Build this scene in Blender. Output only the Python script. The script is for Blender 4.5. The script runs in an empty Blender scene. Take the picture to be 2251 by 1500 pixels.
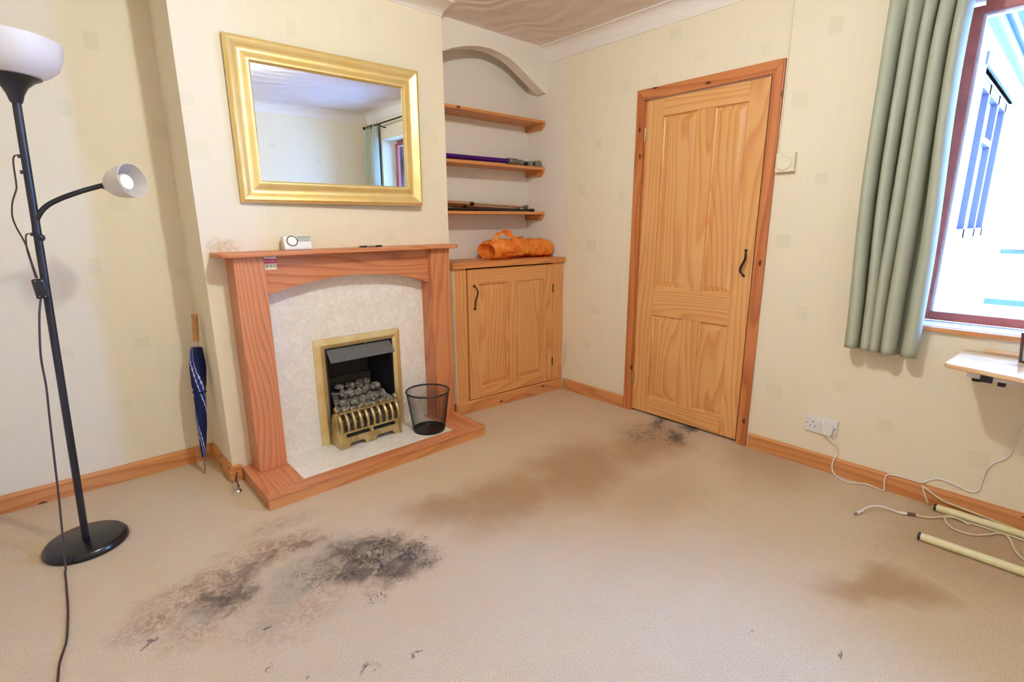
import bpy, bmesh, math, random
from mathutils import Vector, Matrix, noise as mnoise
random.seed(7)
scene = bpy.context.scene
COL = scene.collection
PI = math.pi

# ------------------------------------------------------------------ camera
YAW, PITCH, ROLL = 0.7308, 0.2293, -0.0058
CAM = Vector((-2.861, -2.7164, 1.2807))
fw = Vector((math.sin(YAW) * math.cos(PITCH), math.cos(YAW) * math.cos(PITCH), -math.sin(PITCH)))
rt = Vector((math.cos(YAW), -math.sin(YAW), 0)); up = rt.cross(fw)
rt2 = math.cos(ROLL) * rt + math.sin(ROLL) * up
up2 = -math.sin(ROLL) * rt + math.cos(ROLL) * up
cd = bpy.data.cameras.new('camera'); cam = bpy.data.objects.new('camera', cd); COL.objects.link(cam)
cam.matrix_world = Matrix(((rt2.x, up2.x, -fw.x, CAM.x), (rt2.y, up2.y, -fw.y, CAM.y), (rt2.z, up2.z, -fw.z, CAM.z), (0, 0, 0, 1)))
cd.sensor_width = 36.0; cd.sensor_fit = 'HORIZONTAL'; cd.lens = 1118.68 / 2251 * 36.0
cd.clip_start = 0.02; cd.clip_end = 200
scene.camera = cam

# ------------------------------------------------------------------ world, light, exposure
SKY = 62.0
w = bpy.data.worlds.new('overcast_sky'); scene.world = w; w.use_nodes = True
bg = w.node_tree.nodes['Background']
bg.inputs[0].default_value = (0.20, 0.45, 1.15, 1); bg.inputs[1].default_value = SKY
BULB_POWER = 72.0           # the pendant bulb, built in ceiling_light below
BULB_COL = (0.90, 1.0, 1.02)
vs = scene.view_settings
vs.view_transform = 'Standard'; vs.look = 'None'; vs.gamma = 1.0; vs.exposure = 0.10
try: vs.use_curve_mapping = False
except Exception: pass
scene.cycles.max_bounces = 9; scene.cycles.diffuse_bounces = 6; scene.cycles.glossy_bounces = 4
scene.cycles.caustics_reflective = False; scene.cycles.caustics_refractive = False
scene.cycles.use_adaptive_sampling = True; scene.cycles.adaptive_threshold = 0.20; scene.cycles.adaptive_min_samples = 16
scene.cycles.transparent_max_bounces = 16

# ------------------------------------------------------------------ helpers: colour, nodes
def S(r, g, b):
    f = lambda c: (c / 255 / 12.92) if c / 255 <= 0.04045 else ((c / 255 + 0.055) / 1.055) ** 2.4
    return (f(r), f(g), f(b), 1.0)

class NT:
    def __init__(self, name):
        self.m = bpy.data.materials.new(name); self.m.use_nodes = True
        self.t = self.m.node_tree; self.n = self.t.nodes; self.b = self.n['Principled BSDF']
        self.out = self.n['Material Output']
    def add(self, typ, **kw):
        nd = self.n.new(typ)
        for k, v in kw.items(): setattr(nd, k, v)
        return nd
    def set(self, sock, v):
        if isinstance(v, bpy.types.NodeSocket): self.t.links.new(v, sock)
        else: sock.default_value = v
    def math(self, op, a, b=0.0, c=None, clamp=False):
        nd = self.add('ShaderNodeMath', operation=op, use_clamp=clamp)
        self.set(nd.inputs[0], a); self.set(nd.inputs[1], b)
        if c is not None: self.set(nd.inputs[2], c)
        return nd.outputs[0]
    def vmath(self, op, a, b=(0, 0, 0)):
        nd = self.add('ShaderNodeVectorMath', operation=op)
        self.set(nd.inputs[0], a)
        if op == 'SCALE': self.set(nd.inputs['Scale'], b)
        else: self.set(nd.inputs[1], b)
        return nd.outputs['Value'] if op in ('LENGTH', 'DISTANCE') else nd.outputs[0]
    def obj(self): return self.add('ShaderNodeTexCoord').outputs['Object']
    def rand(self): return self.add('ShaderNodeObjectInfo').outputs['Random']
    def noise(self, vec, scale=5.0, detail=2.0, rough=0.5, out='Fac', dist=0.0):
        nd = self.add('ShaderNodeTexNoise'); self.set(nd.inputs['Vector'], vec)
        self.set(nd.inputs['Scale'], scale); nd.inputs['Detail'].default_value = detail
        nd.inputs['Roughness'].default_value = rough; nd.inputs['Distortion'].default_value = dist
        return nd.outputs[out]
    def mapping(self, vec, loc=(0, 0, 0), rot=(0, 0, 0), sc=(1, 1, 1), typ='POINT'):
        nd = self.add('ShaderNodeMapping', vector_type=typ); self.set(nd.inputs['Vector'], vec)
        nd.inputs['Location'].default_value = loc; nd.inputs['Rotation'].default_value = rot; nd.inputs['Scale'].default_value = sc
        return nd.outputs[0]
    def sep(self, v):
        nd = self.add('ShaderNodeSeparateXYZ'); self.set(nd.inputs[0], v); return nd.outputs
    def mr(self, v, a, b, c=0.0, d=1.0, smooth=True):
        nd = self.add('ShaderNodeMapRange'); nd.interpolation_type = 'SMOOTHSTEP' if smooth else 'LINEAR'
        for i, x in enumerate((v, a, b, c, d)): self.set(nd.inputs[i], x)
        return nd.outputs[0]
    def mix(self, f, a, b, blend='MIX'):
        nd = self.add('ShaderNodeMix', data_type='RGBA', blend_type=blend)
        self.set(nd.inputs[0], f); self.set(nd.inputs[6], a); self.set(nd.inputs[7], b)
        return nd.outputs[2]
    def ramp(self, f, stops):
        nd = self.add('ShaderNodeValToRGB'); self.set(nd.inputs[0], f)
        els = nd.color_ramp.elements
        while len(els) < len(stops): els.new(0.5)
        for e, (p, c) in zip(els, stops): e.position = p; e.color = c
        return nd.outputs[0]
    def bump(self, h, strength=0.3, dist=0.01):
        nd = self.add('ShaderNodeBump'); nd.inputs['Strength'].default_value = strength
        nd.inputs['Distance'].default_value = dist; self.set(nd.inputs['Height'], h)
        self.t.links.new(nd.outputs[0], self.b.inputs['Normal'])
    def col(self, c): self.set(self.b.inputs['Base Color'], c)
    def par(self, **kw):
        for k, v in kw.items(): self.set(self.b.inputs[k.replace('_', ' ')], v)
        return self

def plain(name, col, rough=0.5, metal=0.0, var=0.06, scale=30.0, bump=0.0, **kw):
    n = NT(name); p = n.obj()
    f = n.noise(p, scale, 3)
    dk = tuple(c * (1 - var * 2) for c in col[:3]) + (1,); lt = tuple(min(1, c * (1 + var)) for c in col[:3]) + (1,)
    n.col(n.ramp(f, [(0.3, dk), (0.7, lt)]))
    n.par(Roughness=rough, Metallic=metal, **kw)
    if bump: n.bump(f, bump, 0.002)
    return n.m

def pine(name, axis, light, dark, N=13.0, K=22.0, knots=0.0, rough=0.42, fine=0.10):
    n = NT(name); p = n.obj(); r = n.rand()
    off = n.vmath('SCALE', (13.1, 7.7, 5.3), r)
    p = n.vmath('ADD', p, off)
    ai = 'XYZ'.index(axis)
    sc = [4.6, 4.6, 4.6]; sc[ai] = 0.62
    q = n.mapping(p, sc=tuple(sc))
    f = n.noise(q, 1.0, 1.6, 0.45)
    s = n.sep(p); oth = [i for i in range(3) if i != ai]
    lin = n.math('ADD', s[oth[0]], n.math('MULTIPLY', s[oth[1]], 0.8))
    v = n.math('ADD', n.math('MULTIPLY', f, N), n.math('MULTIPLY', lin, K))
    t = n.math('FRACT', v)
    ring = n.ramp(t, [(0.0, (0, 0, 0, 1)), (0.45, (0.18, 0.18, 0.18, 1)), (0.86, (1, 1, 1, 1)), (1.0, (0.05, 0.05, 0.05, 1))])
    sf = [190.0] * 3; sf[ai] = 5.0
    fib = n.noise(n.mapping(p, sc=tuple(sf)), 1.0, 2)
    big = n.noise(p, 2.3, 2)
    fac = n.math('ADD', n.math('MULTIPLY', ring, 0.72), n.math('MULTIPLY', n.math('SUBTRACT', fib, 0.5), fine * 4))
    fac = n.math('ADD', fac, n.math('MULTIPLY', n.math('SUBTRACT', big, 0.5), 0.55), clamp=True)
    c = n.mix(fac, light, dark)
    if knots > 0:
        cv = n.add('ShaderNodeCombineXYZ'); n.set(cv.inputs[0], n.math('MULTIPLY', s[ai], 5.2))
        n.set(cv.inputs[1], n.math('MULTIPLY', n.math('ADD', s[oth[0]], s[oth[1]]), 11.0))
        vo = n.add('ShaderNodeTexVoronoi', voronoi_dimensions='2D'); n.set(vo.inputs['Vector'], cv.outputs[0]); vo.inputs['Scale'].default_value = 1.0
        cellr = n.sep(vo.outputs['Color'])[0]
        m = n.math('MULTIPLY', n.mr(vo.outputs['Distance'], 0.055, 0.115, 1, 0), n.math('LESS_THAN', cellr, knots))
        c = n.mix(n.math('MULTIPLY', m, 0.92), c, S(74, 22, 12))
    n.col(c); n.par(Roughness=rough); n.b.inputs['Specular IOR Level'].default_value = 0.35
    n.bump(fib, 0.10, 0.0015)
    return n.m

def pine_set(tag, light, dark, **kw): return {a: pine(tag + '_' + a.lower(), a, light, dark, **kw) for a in 'XYZ'}

# ------------------------------------------------------------------ materials
def wallpaper(name, axis, squares, white_y=None, stain=None):
    n = NT(name); p = n.obj(); s = n.sep(p)
    u = s[0] if axis == 'x' else s[1]; v = s[2]
    sv = (60, 60, 1.6)
    st = n.noise(n.mapping(p, sc=sv), 1.0, 3)
    cl = n.noise(p, 1.3, 3)
    base = n.mix(n.mr(st, 0.3, 0.7), S(230, 216, 186), S(232, 218, 189))
    base = n.mix(n.math('MULTIPLY', n.mr(cl, 0.35, 0.7), 0.35), base, S(226, 213, 182))
    mask = None
    for (a, b, wd, hh, k) in squares:
        m = n.math('MULTIPLY', n.math('COMPARE', u, a, wd / 2), n.math('COMPARE', v, b, hh / 2))
        m = n.math('MULTIPLY', m, k)
        mask = m if mask is None else n.math('MAXIMUM', mask, m)
    if mask is not None:
        mask = n.math('MULTIPLY', mask, n.mr(n.noise(p, 60, 2), 0.25, 0.65, 0.55, 1.0))
        base = n.mix(mask, base, S(190, 192, 152))
    if stain:
        q = n.mapping(n.vmath('ADD', p, n.vmath('SCALE', n.vmath('SUBTRACT', n.noise(p, 22, 4, out='Color'), (0.5, 0.5, 0.5)), 0.09)), loc=stain[0], sc=stain[1], typ='TEXTURE')
        mk = n.mr(n.vmath('LENGTH', q), 0.25, 1.0, 0.75, 0.0)
        base = n.mix(n.math('MULTIPLY', mk, n.mr(n.noise(p, 55, 3), 0.3, 0.6, 0.25, 0.75)), base, S(186, 152, 88))
    if white_y is not None:
        base = n.mix(n.math('GREATER_THAN', s[1], white_y), base, S(229, 218, 202))
    n.col(base); n.par(Roughness=0.8); n.b.inputs['Specular IOR Level'].default_value = 0.25
    n.bump(n.math('ADD', st, n.noise(p, 260, 2)), 0.10, 0.002)
    return n.m

def sqs(lst, seed, w0=0.062, h0=0.062, k0=0.22):
    r = random.Random(seed); o = []
    for (a, b) in lst: o.append((a, b, w0 * r.uniform(0.75, 1.35), h0 * r.uniform(0.8, 1.3), k0 * r.uniform(0.6, 1.25)))
    return o
SQ_L = [(-2.574, 2.08), (-2.708, 1.783), (-2.582, 1.379), (-2.712, 1.09), (-2.886, 0.696), (-2.58, 0.699), (-2.706, 0.402), (-2.363, 1.726), (-3.127, 0.376), (-2.368, 1.036)]
SQ_C = [(-1.448, 2.326), (-1.831, 2.195), (-2.321, 1.813), (-1.224, 1.281), (-1.371, 1.21), (-2.29, 1.60), (-1.584, 1.259), (-1.039, 1.783), (-2.009, 1.307), (-1.0, 2.259), (-2.28, 0.70), (-1.06, 1.50)]
SQ_R = [(-1.467, 2.123), (-1.106, 2.174), (-0.612, 2.109), (-0.813, 2.097), (-0.943, 2.33), (-0.404, 1.789), (-0.275, 1.499), (-0.612, 1.443), (-1.793, 1.48), (-1.774, 2.158), (-1.652, 1.862), (-1.651, 1.178), (-0.603, 0.807), (-1.781, 0.809), (-2.003, 0.464), (-2.21, 0.316), (-2.552, 0.267), (-0.371, 1.118), (-0.356, 0.387), (-1.688, 0.363), (-0.42, 0.66), (-0.30, 0.20)]
rb = random.Random(3)
SQ_B = [(-3.2 + 0.36 * i + rb.uniform(-.1, .1), 0.3 + 0.42 * j + rb.uniform(-.12, .12)) for i in range(9) for j in range(5)]
MAT_WALL_L = wallpaper('wallpaper_left_alcove', 'x', sqs(SQ_L, 1))
MAT_WALL_C = wallpaper('wallpaper_chimney', 'x', sqs(SQ_C, 2, k0=0.14), stain=((-2.25, 0.0, 1.175), (0.10, 1.0, 0.055)))
MAT_WALL_R = wallpaper('wallpaper_right', 'y', sqs(SQ_R, 3), white_y=-0.112)
MAT_WALL_B = wallpaper('wallpaper_plain', 'x', sqs(SQ_B, 4))

def paint(name, col, bump=0.06, rough=0.65):
    n = NT(name); p = n.obj(); f = n.noise(p, 2.0, 4)
    n.col(n.mix(n.math('MULTIPLY', f, 0.25), col, tuple(c * 0.88 for c in col[:3]) + (1,)))
    n.par(Roughness=rough); n.bump(n.noise(p, 90, 4), bump, 0.002); return n.m
MAT_WHITE = paint('white_emulsion', S(228, 217, 201))
MAT_COVE = paint('coving_paint', S(232, 221, 210), 0.02)

def artex():
    n = NT('textured_ceiling_plaster'); p = n.obj()
    q = n.vmath('ADD', p, n.vmath('SCALE', n.noise(p, 3.0, 2, out='Color'), 0.35))
    wv = n.add('ShaderNodeTexWave', wave_type='RINGS', rings_direction='Z'); n.set(wv.inputs['Vector'], n.mapping(q, loc=(1.1, 0.3, 0)))
    wv.inputs['Scale'].default_value = 2.2; wv.inputs['Distortion'].default_value = 5.0; wv.inputs['Detail'].default_value = 2
    vo = n.add('ShaderNodeTexVoronoi'); n.set(vo.inputs['Vector'], q); vo.inputs['Scale'].default_value = 3.6
    h = n.math('ADD', n.math('MULTIPLY', wv.outputs[0], 0.6), n.math('MULTIPLY', vo.outputs['Distance'], 0.9))
    h = n.math('ADD', h, n.math('MULTIPLY', n.noise(p, 35, 4), 0.25))
    n.col(n.mix(n.noise(p, 2.5, 3), S(234, 219, 208), S(224, 206, 194))); n.par(Roughness=0.75)
    n.bump(h, 0.55, 0.016); return n.m
MAT_CEIL = artex()

def carpet():
    n = NT('stained_beige_carpet'); p = n.obj()
    fine = n.noise(p, 300, 2, 0.6); med = n.noise(p, 60, 3); big = n.noise(p, 2.0, 3)
    c = n.mix(n.mr(fine, 0.32, 0.68), S(198, 168, 128), S(232, 204, 164))
    c = n.mix(n.math('MULTIPLY', n.mr(big, 0.35, 0.7), 0.45), c, S(216, 180, 134))
    wob = lambda sc, a: n.vmath('ADD', p, n.vmath('SCALE', n.vmath('SUBTRACT', n.noise(p, sc, 3, 0.6, out='Color'), (0.5, 0.5, 0.5)), a))
    w1 = wob(3.5, 0.30); w2 = wob(9.0, 0.22); w3 = wob(24.0, 0.12)
    def ell(vec, x, y, rx, ry, ang=0, inner=0.2, k=1.0):
        q = n.mapping(vec, loc=(x, y, 0), rot=(0, 0, math.radians(ang)), sc=(rx, ry, 1), typ='TEXTURE')
        return n.mr(n.vmath('LENGTH', q), inner, 1.0, k, 0.0)
    def mx(*a):
        o = a[0]
        for b in a[1:]: o = n.math('MAXIMUM', o, b)
        return o
    # trodden tan soiling from the door towards the middle of the room
    tan = mx(ell(w1, -0.42, -1.15, 0.62, 0.34, 8), ell(w1, -0.95, -1.10, 0.66, 0.40, 12, k=1.0), ell(w1, -1.42, -1.05, 0.50, 0.30, 0, k=0.95),
             ell(w1, -1.66, -0.96, 0.34, 0.22, -20, k=0.95), ell(w1, -0.84, -2.43, 0.32, 0.15, -45, k=0.9), ell(w1, -0.30, -2.62, 0.55, 0.50, 0, k=0.6), ell(w1, -0.12, -1.75, 0.5, 0.35, 20, k=0.55),
             ell(w1, -0.85, -1.5, 0.5, 0.3, 0, k=0.40))
    c = n.mix(n.math('MULTIPLY', tan, 0.78), c, n.mix(fine, S(150, 104, 54), S(190, 144, 88)))
    # sandy brown fringe round the old spill
    brk = n.mr(n.noise(w3, 40, 4, 0.65), 0.34, 0.62, 0.10, 0.85)
    fr = mx(ell(w2, -2.36, -0.72, 0.30, 0.13, -10, 0.2, .9), ell(w2, -2.64, -0.80, 0.28, 0.16, 10, 0.2), ell(w3, -2.80, -0.86, 0.16, 0.11, 0, 0.1, 0.9), ell(w3, -2.3, -0.56, 0.24, 0.1, 0, 0.1, 0.55), ell(w2, -2.42, -1.12, 0.34, 0.2, 0, 0.1, 0.55), ell(w2, -2.66, -0.98, 0.22, 0.16, 0, 0.1, 0.7))
    c = n.mix(n.math('MULTIPLY', fr, brk), c, n.mix(fine, S(134, 90, 54), S(172, 124, 82)))
    # pale worn, dried centre
    pale = mx(ell(w2, -2.38, -0.96, 0.24, 0.16, 40, 0.3), ell(w2, -2.23, -0.90, 0.20, 0.12, 40, 0.3, 0.9), ell(w3, -2.67, -0.93, 0.10, 0.08, 0, 0.2, 0.9), ell(w3, -2.52, -1.12, 0.06, 0.05, 0, 0.2, 0.9))
    c = n.mix(n.math('MULTIPLY', pale, n.mr(n.noise(p, 12, 4), 0.3, 0.6, 0.35, 0.85)), c, n.mix(med, S(158, 134, 102), S(196, 174, 142)))
    # grey-olive stain
    gr = mx(ell(w2, -2.10, -1.05, 0.30, 0.19, -48, 0.5), ell(w2, -2.59, -0.88, 0.14, 0.12, 60, 0.4), ell(w3, -2.44, -0.775, 0.20, 0.034, 28, 0.3, 0.95), ell(w3, -2.26, -0.775, 0.14, 0.03, -12, 0.3, 0.85), ell(w3, -2.545, -0.92, 0.03, 0.14, -40, 0.3, 1.0), ell(w2, -2.50, -0.79, 0.16, 0.10, 20, 0.2, 0.7))
    c = n.mix(n.math('MULTIPLY', gr, n.mr(n.noise(w2, 14, 4), 0.33, 0.58, 0.25, 0.92)), c, n.mix(med, S(84, 64, 40), S(132, 104, 70)))
    # black specks
    dk = mx(ell(w2, -2.06, -1.07, 0.30, 0.20, -50, 0.25), ell(w3, -2.56, -0.90, 0.11, 0.14, -30, 0.1, 0.8), ell(w3, -2.2, -1.25, 0.07, 0.05, 0, 0.2, 0.8), ell(w3, -2.3, -1.0, 0.2, 0.15, -40, 0.1, 0.6),
            ell(w3, -0.20, -1.22, 0.20, 0.10, 35, 0.15), ell(w3, -0.02, -1.21, 0.12, 0.10, 0, 0.15), ell(w3, -0.06, -1.03, 0.20, 0.07, 25, 0.15, 0.95), ell(w3, -0.3, -1.08, 0.26, 0.16, 20, 0.1, 0.8))
    spk = n.mr(n.noise(w3, 62, 4, 0.65), 0.47, 0.58)
    spk = n.math('MULTIPLY', spk, n.mr(n.noise(p, 15, 3), 0.36, 0.52))
    c = n.mix(n.math('MULTIPLY', n.math('MULTIPLY', dk, spk), 0.95), c, S(40, 32, 27))
    # blackened pile by the door sill
    bl = mx(ell(w3, -0.20, -1.235, 0.16, 0.07, 35, 0.05, 0.9), ell(w3, 0.0, -1.23, 0.12, 0.07, 0, 0.05, 0.95), ell(w3, -0.06, -1.03, 0.18, 0.055, 25, 0.05, 0.85), ell(w2, -2.02, -1.14, 0.15, 0.08, -50, 0.05, 0.55))
    c = n.mix(n.math('MULTIPLY', bl, n.mr(med, 0.3, 0.6, 0.4, 1.0)), c, S(46, 36, 28))
    # single marks
    sp = None
    for (x, y, r) in ((-2.23, -1.547, 0.022), (-1.381, -2.2, 0.012), (-1.629, -2.078, 0.008), (-2.492, -1.417, 0.018), (-2.814, -0.946, 0.026), (-2.516, -1.129, 0.02), (-1.27, -2.42, 0.014), (-2.56, -1.30, 0.014), (-2.35, -1.50, 0.03), (-0.57, -2.36, 0.010), (-0.40, -2.30, 0.010), (-1.05, -1.09, 0.012), (-1.36, -1.24, 0.010)):
        m = ell(w3, x, y, r, r * 0.6, 30, 0.3); sp = m if sp is None else n.math('MAXIMUM', sp, m)
    c = n.mix(n.math('MULTIPLY', sp, 0.75), c, S(74, 56, 50))
    # carpet seam and crease lines near the window wall
    sp_ = n.sep(n.vmath('ADD', p, n.vmath('SCALE', n.vmath('SUBTRACT', n.noise(p, 5, 2, out='Color'), (0.5, 0.5, 0.5)), 0.02)))
    dln = n.math('ABSOLUTE', n.math('ADD', n.math('MULTIPLY', n.math('ADD', sp_[0], 0.385), 0.908), n.math('MULTIPLY', n.math('ADD', sp_[1], 1.982), -0.420)))
    seam = n.math('MULTIPLY', n.mr(dln, 0.002, 0.007, 1, 0), n.math('LESS_THAN', sp_[1], -1.9))
    c = n.mix(n.math('MULTIPLY', seam, 0.12), c, S(240, 222, 196))
    # faint scattered fluff and grit
    grit = n.math('MULTIPLY', n.mr(n.noise(p, 95, 2), 0.70, 0.76), n.mr(n.noise(p, 3, 2), 0.45, 0.65))
    c = n.mix(n.math('MULTIPLY', grit, 0.35), c, S(96, 70, 54))
    n.col(c); n.par(Roughness=0.95); n.b.inputs['Specular IOR Level'].default_value = 0.1
    n.b.inputs['Sheen Weight'].default_value = 0.15
    n.bump(n.math('ADD', n.math('MULTIPLY', fine, 0.9), n.math('MULTIPLY', med, 0.8)), 0.8, 0.009)
    return n.m
MAT_CARPET = carpet()

FIRE_PINE = pine_set('surround_pine', S(204, 132, 84), S(172, 92, 52), N=13, K=30, rough=0.4)
DOOR_PINE = pine_set('door_pine', S(222, 164, 100), S(200, 128, 66), N=11, K=34, rough=0.36, fine=0.07)
FRAME_PINE = pine_set('knotty_pine', S(200, 124, 70), S(158, 82, 42), N=7, K=18, knots=0.42, rough=0.36, fine=0.06)
SKIRT_PINE = pine_set('skirting_pine', S(208, 142, 84), S(180, 104, 54), N=8, K=16, knots=0.20, rough=0.42, fine=0.06)
CUP_PINE = pine_set('cupboard_pine', S(216, 154, 92), S(192, 118, 62), N=12, K=34, rough=0.4)
SHELF_PINE = pine_set('shelf_pine', S(208, 138, 76), S(180, 104, 54), N=6, K=18, knots=0.10, rough=0.45)

def marble():
    n = NT('cream_marble'); p = n.obj()
    f = n.noise(p, 22, 6, 0.65, dist=1.2); g = n.noise(p, 60, 4, 0.6)
    c = n.mix(n.mr(f, 0.3, 0.7), S(228, 219, 203), S(242, 235, 222))
    c = n.mix(n.math('MULTIPLY', n.mr(g, 0.45, 0.7), 0.22), c, S(214, 194, 166))
    n.col(c); n.par(Roughness=0.28); return n.m
MAT_MARBLE = marble()

def brass(name, c1, c2, rough, metal=0.85, sc=9):
    n = NT(name); p = n.obj(); f = n.noise(p, sc, 4, 0.55)
    n.col(n.mix(n.mr(f, 0.3, 0.7), c1, c2)); n.par(Metallic=metal, Roughness=n.mr(f, 0.3, 0.7, rough, rough + 0.10)); n.bump(n.noise(p, 120, 3), 0.03, 0.001); return n.m
MAT_BRASS = brass('polished_brass', S(240, 218, 158), S(230, 202, 134), 0.33, 0.72)
MAT_BRASS_DULL = brass('tarnished_brass', S(206, 184, 128), S(168, 142, 88), 0.36, 0.75, 16)
MAT_GOLD = brass('gold_leaf_paint', S(240, 212, 142), S(234, 200, 122), 0.34, 0.62)
MAT_MIRROR = NT('mirror_glass').par(Metallic=1.0, Roughness=0.0); MAT_MIRROR.col(S(236, 240, 240)); MAT_MIRROR = MAT_MIRROR.m
MAT_BLACK = plain('black_enamel', S(26, 25, 30), 0.35)
MAT_BLACK_GLOSS = plain('gloss_black_metal', S(14, 14, 18), 0.22)
MAT_BLACK_MATT = plain('soot_and_shade_black', S(34, 32, 32), 0.7, var=0.2)  # also on the black sheets that stand in for shade in gaps
MAT_HOOD = plain('grey_black_hood', S(92, 90, 86), 0.45)
MAT_CHROME = plain('steel', S(190, 186, 180), 0.25, 1.0)
MAT_IRON = plain('wrought_iron', S(30, 22, 22), 0.4, 0.4)
MAT_PLASTIC_W = plain('white_plastic', S(226, 222, 214), 0.35, var=0.02)
MAT_PLASTIC_C = plain('aged_cream_plastic', S(226, 212, 178), 0.45, var=0.03)
MAT_PLASTIC_B = plain('black_plastic', S(22, 20, 24), 0.3)
MAT_GREY_P = plain('grey_plastic', S(112, 102, 90), 0.3)
MAT_LCD = plain('grey_display', S(168, 172, 156), 0.2, var=0.02)
MAT_CABLE_W = plain('white_cable', S(232, 226, 220), 0.4, var=0.02)
MAT_CABLE_C = plain('cream_cable', S(214, 196, 160), 0.45, var=0.03)
MAT_CABLE_B = plain('brown_black_cable', S(58, 38, 34), 0.4, var=0.05)
MAT_COAL = None
def coalmat():
    n = NT('grey_ceramic_coal'); p = n.vmath('ADD', n.obj(), n.vmath('SCALE', (3, 5, 7), n.rand())); f = n.noise(p, 45, 5, 0.65)
    n.col(n.ramp(f, [(0.3, S(52, 47, 44)), (0.5, S(122, 114, 104)), (0.7, S(182, 172, 158))])); n.par(Roughness=0.9); n.bump(f, 0.6, 0.006); return n.m
MAT_COAL = coalmat()
def shademat(name, col):
    n = NT(name); n.col(n.mix(n.math('MULTIPLY', n.noise(n.obj(), 12, 2), 0.15), col, S(235, 230, 225))); n.par(Roughness=0.35)
    n.b.inputs['Subsurface Weight'].default_value = 0.3; n.b.inputs['Subsurface Radius'].default_value = (0.02, 0.02, 0.02); return n.m
MAT_SHADE = shademat('opal_white_plastic', S(214, 206, 200))
def fabric(name, c1, c2, sc=420, rough=0.9, trans=0.0):
    n = NT(name); p = n.obj(); f = n.noise(p, sc, 2); g = n.noise(p, 3, 2)
    n.col(n.mix(n.math('ADD', n.math('MULTIPLY', f, 0.6), n.math('MULTIPLY', g, 0.4)), c1, c2)); n.par(Roughness=rough)
    n.b.inputs['Specular IOR Level'].default_value = 0.15; n.bump(f, 0.15, 0.001)
    if trans:
        tr = n.add('ShaderNodeBsdfTranslucent'); tr.inputs[0].default_value = c1
        ms = n.add('ShaderNodeMixShader'); ms.inputs[0].default_value = trans
        n.t.links.new(n.b.outputs[0], ms.inputs[1]); n.t.links.new(tr.outputs[0], ms.inputs[2]); n.t.links.new(ms.outputs[0], n.out.inputs[0])
    return n.m
MAT_CURTAIN = fabric('sage_curtain_cloth', S(172, 172, 146), S(188, 188, 164), trans=0.08)
MAT_NAVY = fabric('navy_nylon', S(22, 30, 66), S(30, 40, 84), rough=0.5)
MAT_BLUE = fabric('royal_blue_nylon', S(26, 44, 140), S(36, 56, 160), rough=0.5)
MAT_TRIMW = fabric('white_nylon', S(206, 204, 206), S(224, 222, 224), rough=0.5)
MAT_HANDLE = plain('turned_light_wood', S(196, 140, 80), 0.5, var=0.12, scale=60)
MAT_MAHOGANY = plain('red_brown_window_stain', S(168, 82, 66), 0.4, var=0.10, scale=18)
def glass():
    n = NT('window_glass'); n.n.remove(n.b)
    tr = n.add('ShaderNodeBsdfTransparent'); gl = n.add('ShaderNodeBsdfGlossy'); gl.inputs['Roughness'].default_value = 0.02
    nz = n.noise(n.obj(), 3, 2); fr = n.add('ShaderNodeFresnel'); fr.inputs[0].default_value = 1.25
    tr.inputs[0].default_value = (0.97, 0.98, 0.98, 1)
    ms = n.add('ShaderNodeMixShader'); n.t.links.new(n.math('MULTIPLY', fr.outputs[0], n.mr(nz, 0, 1, 0.9, 1.0)), ms.inputs[0])
    n.t.links.new(tr.outputs[0], ms.inputs[1]); n.t.links.new(gl.outputs[0], ms.inputs[2]); n.t.links.new(ms.outputs[0], n.out.inputs[0]); return n.m
MAT_GLASS = glass()
def bagmat():
    n = NT('orange_polythene'); p = n.obj(); f = n.noise(p, 16, 4, 0.6)
    n.col(n.ramp(f, [(0.3, S(236, 116, 30)), (0.6, S(250, 156, 58)), (0.8, S(252, 186, 100))])); n.par(Roughness=0.28); n.bump(n.noise(p, 34, 4, 0.6), 0.5, 0.01)
    tr = n.add('ShaderNodeBsdfTranslucent'); tr.inputs[0].default_value = S(244, 130, 40)
    ms = n.add('ShaderNodeMixShader'); ms.inputs[0].default_value = 0.25
    n.t.links.new(n.b.outputs[0], ms.inputs[1]); n.t.links.new(tr.outputs[0], ms.inputs[2]); n.t.links.new(ms.outputs[0], n.out.inputs[0]); return n.m
MAT_BAG = bagmat()
MAT_PURPLE = plain('purple_anodised_tube', S(78, 20, 130), 0.25, 0.55, var=0.03)
MAT_COPPER = plain('champagne_metal_tube', S(206, 168, 128), 0.28, 0.8, var=0.04)
MAT_SMOKE = plain('smoky_clear_plastic', S(128, 120, 106), 0.2)
MAT_TUBE = plain('cream_painted_steel', S(224, 212, 160), 0.35, var=0.03)
MAT_LAMINATE = pine('beech_laminate', 'Y', S(226, 188, 144), S(206, 160, 112), N=3, K=10, rough=0.18, fine=0.04)

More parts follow.
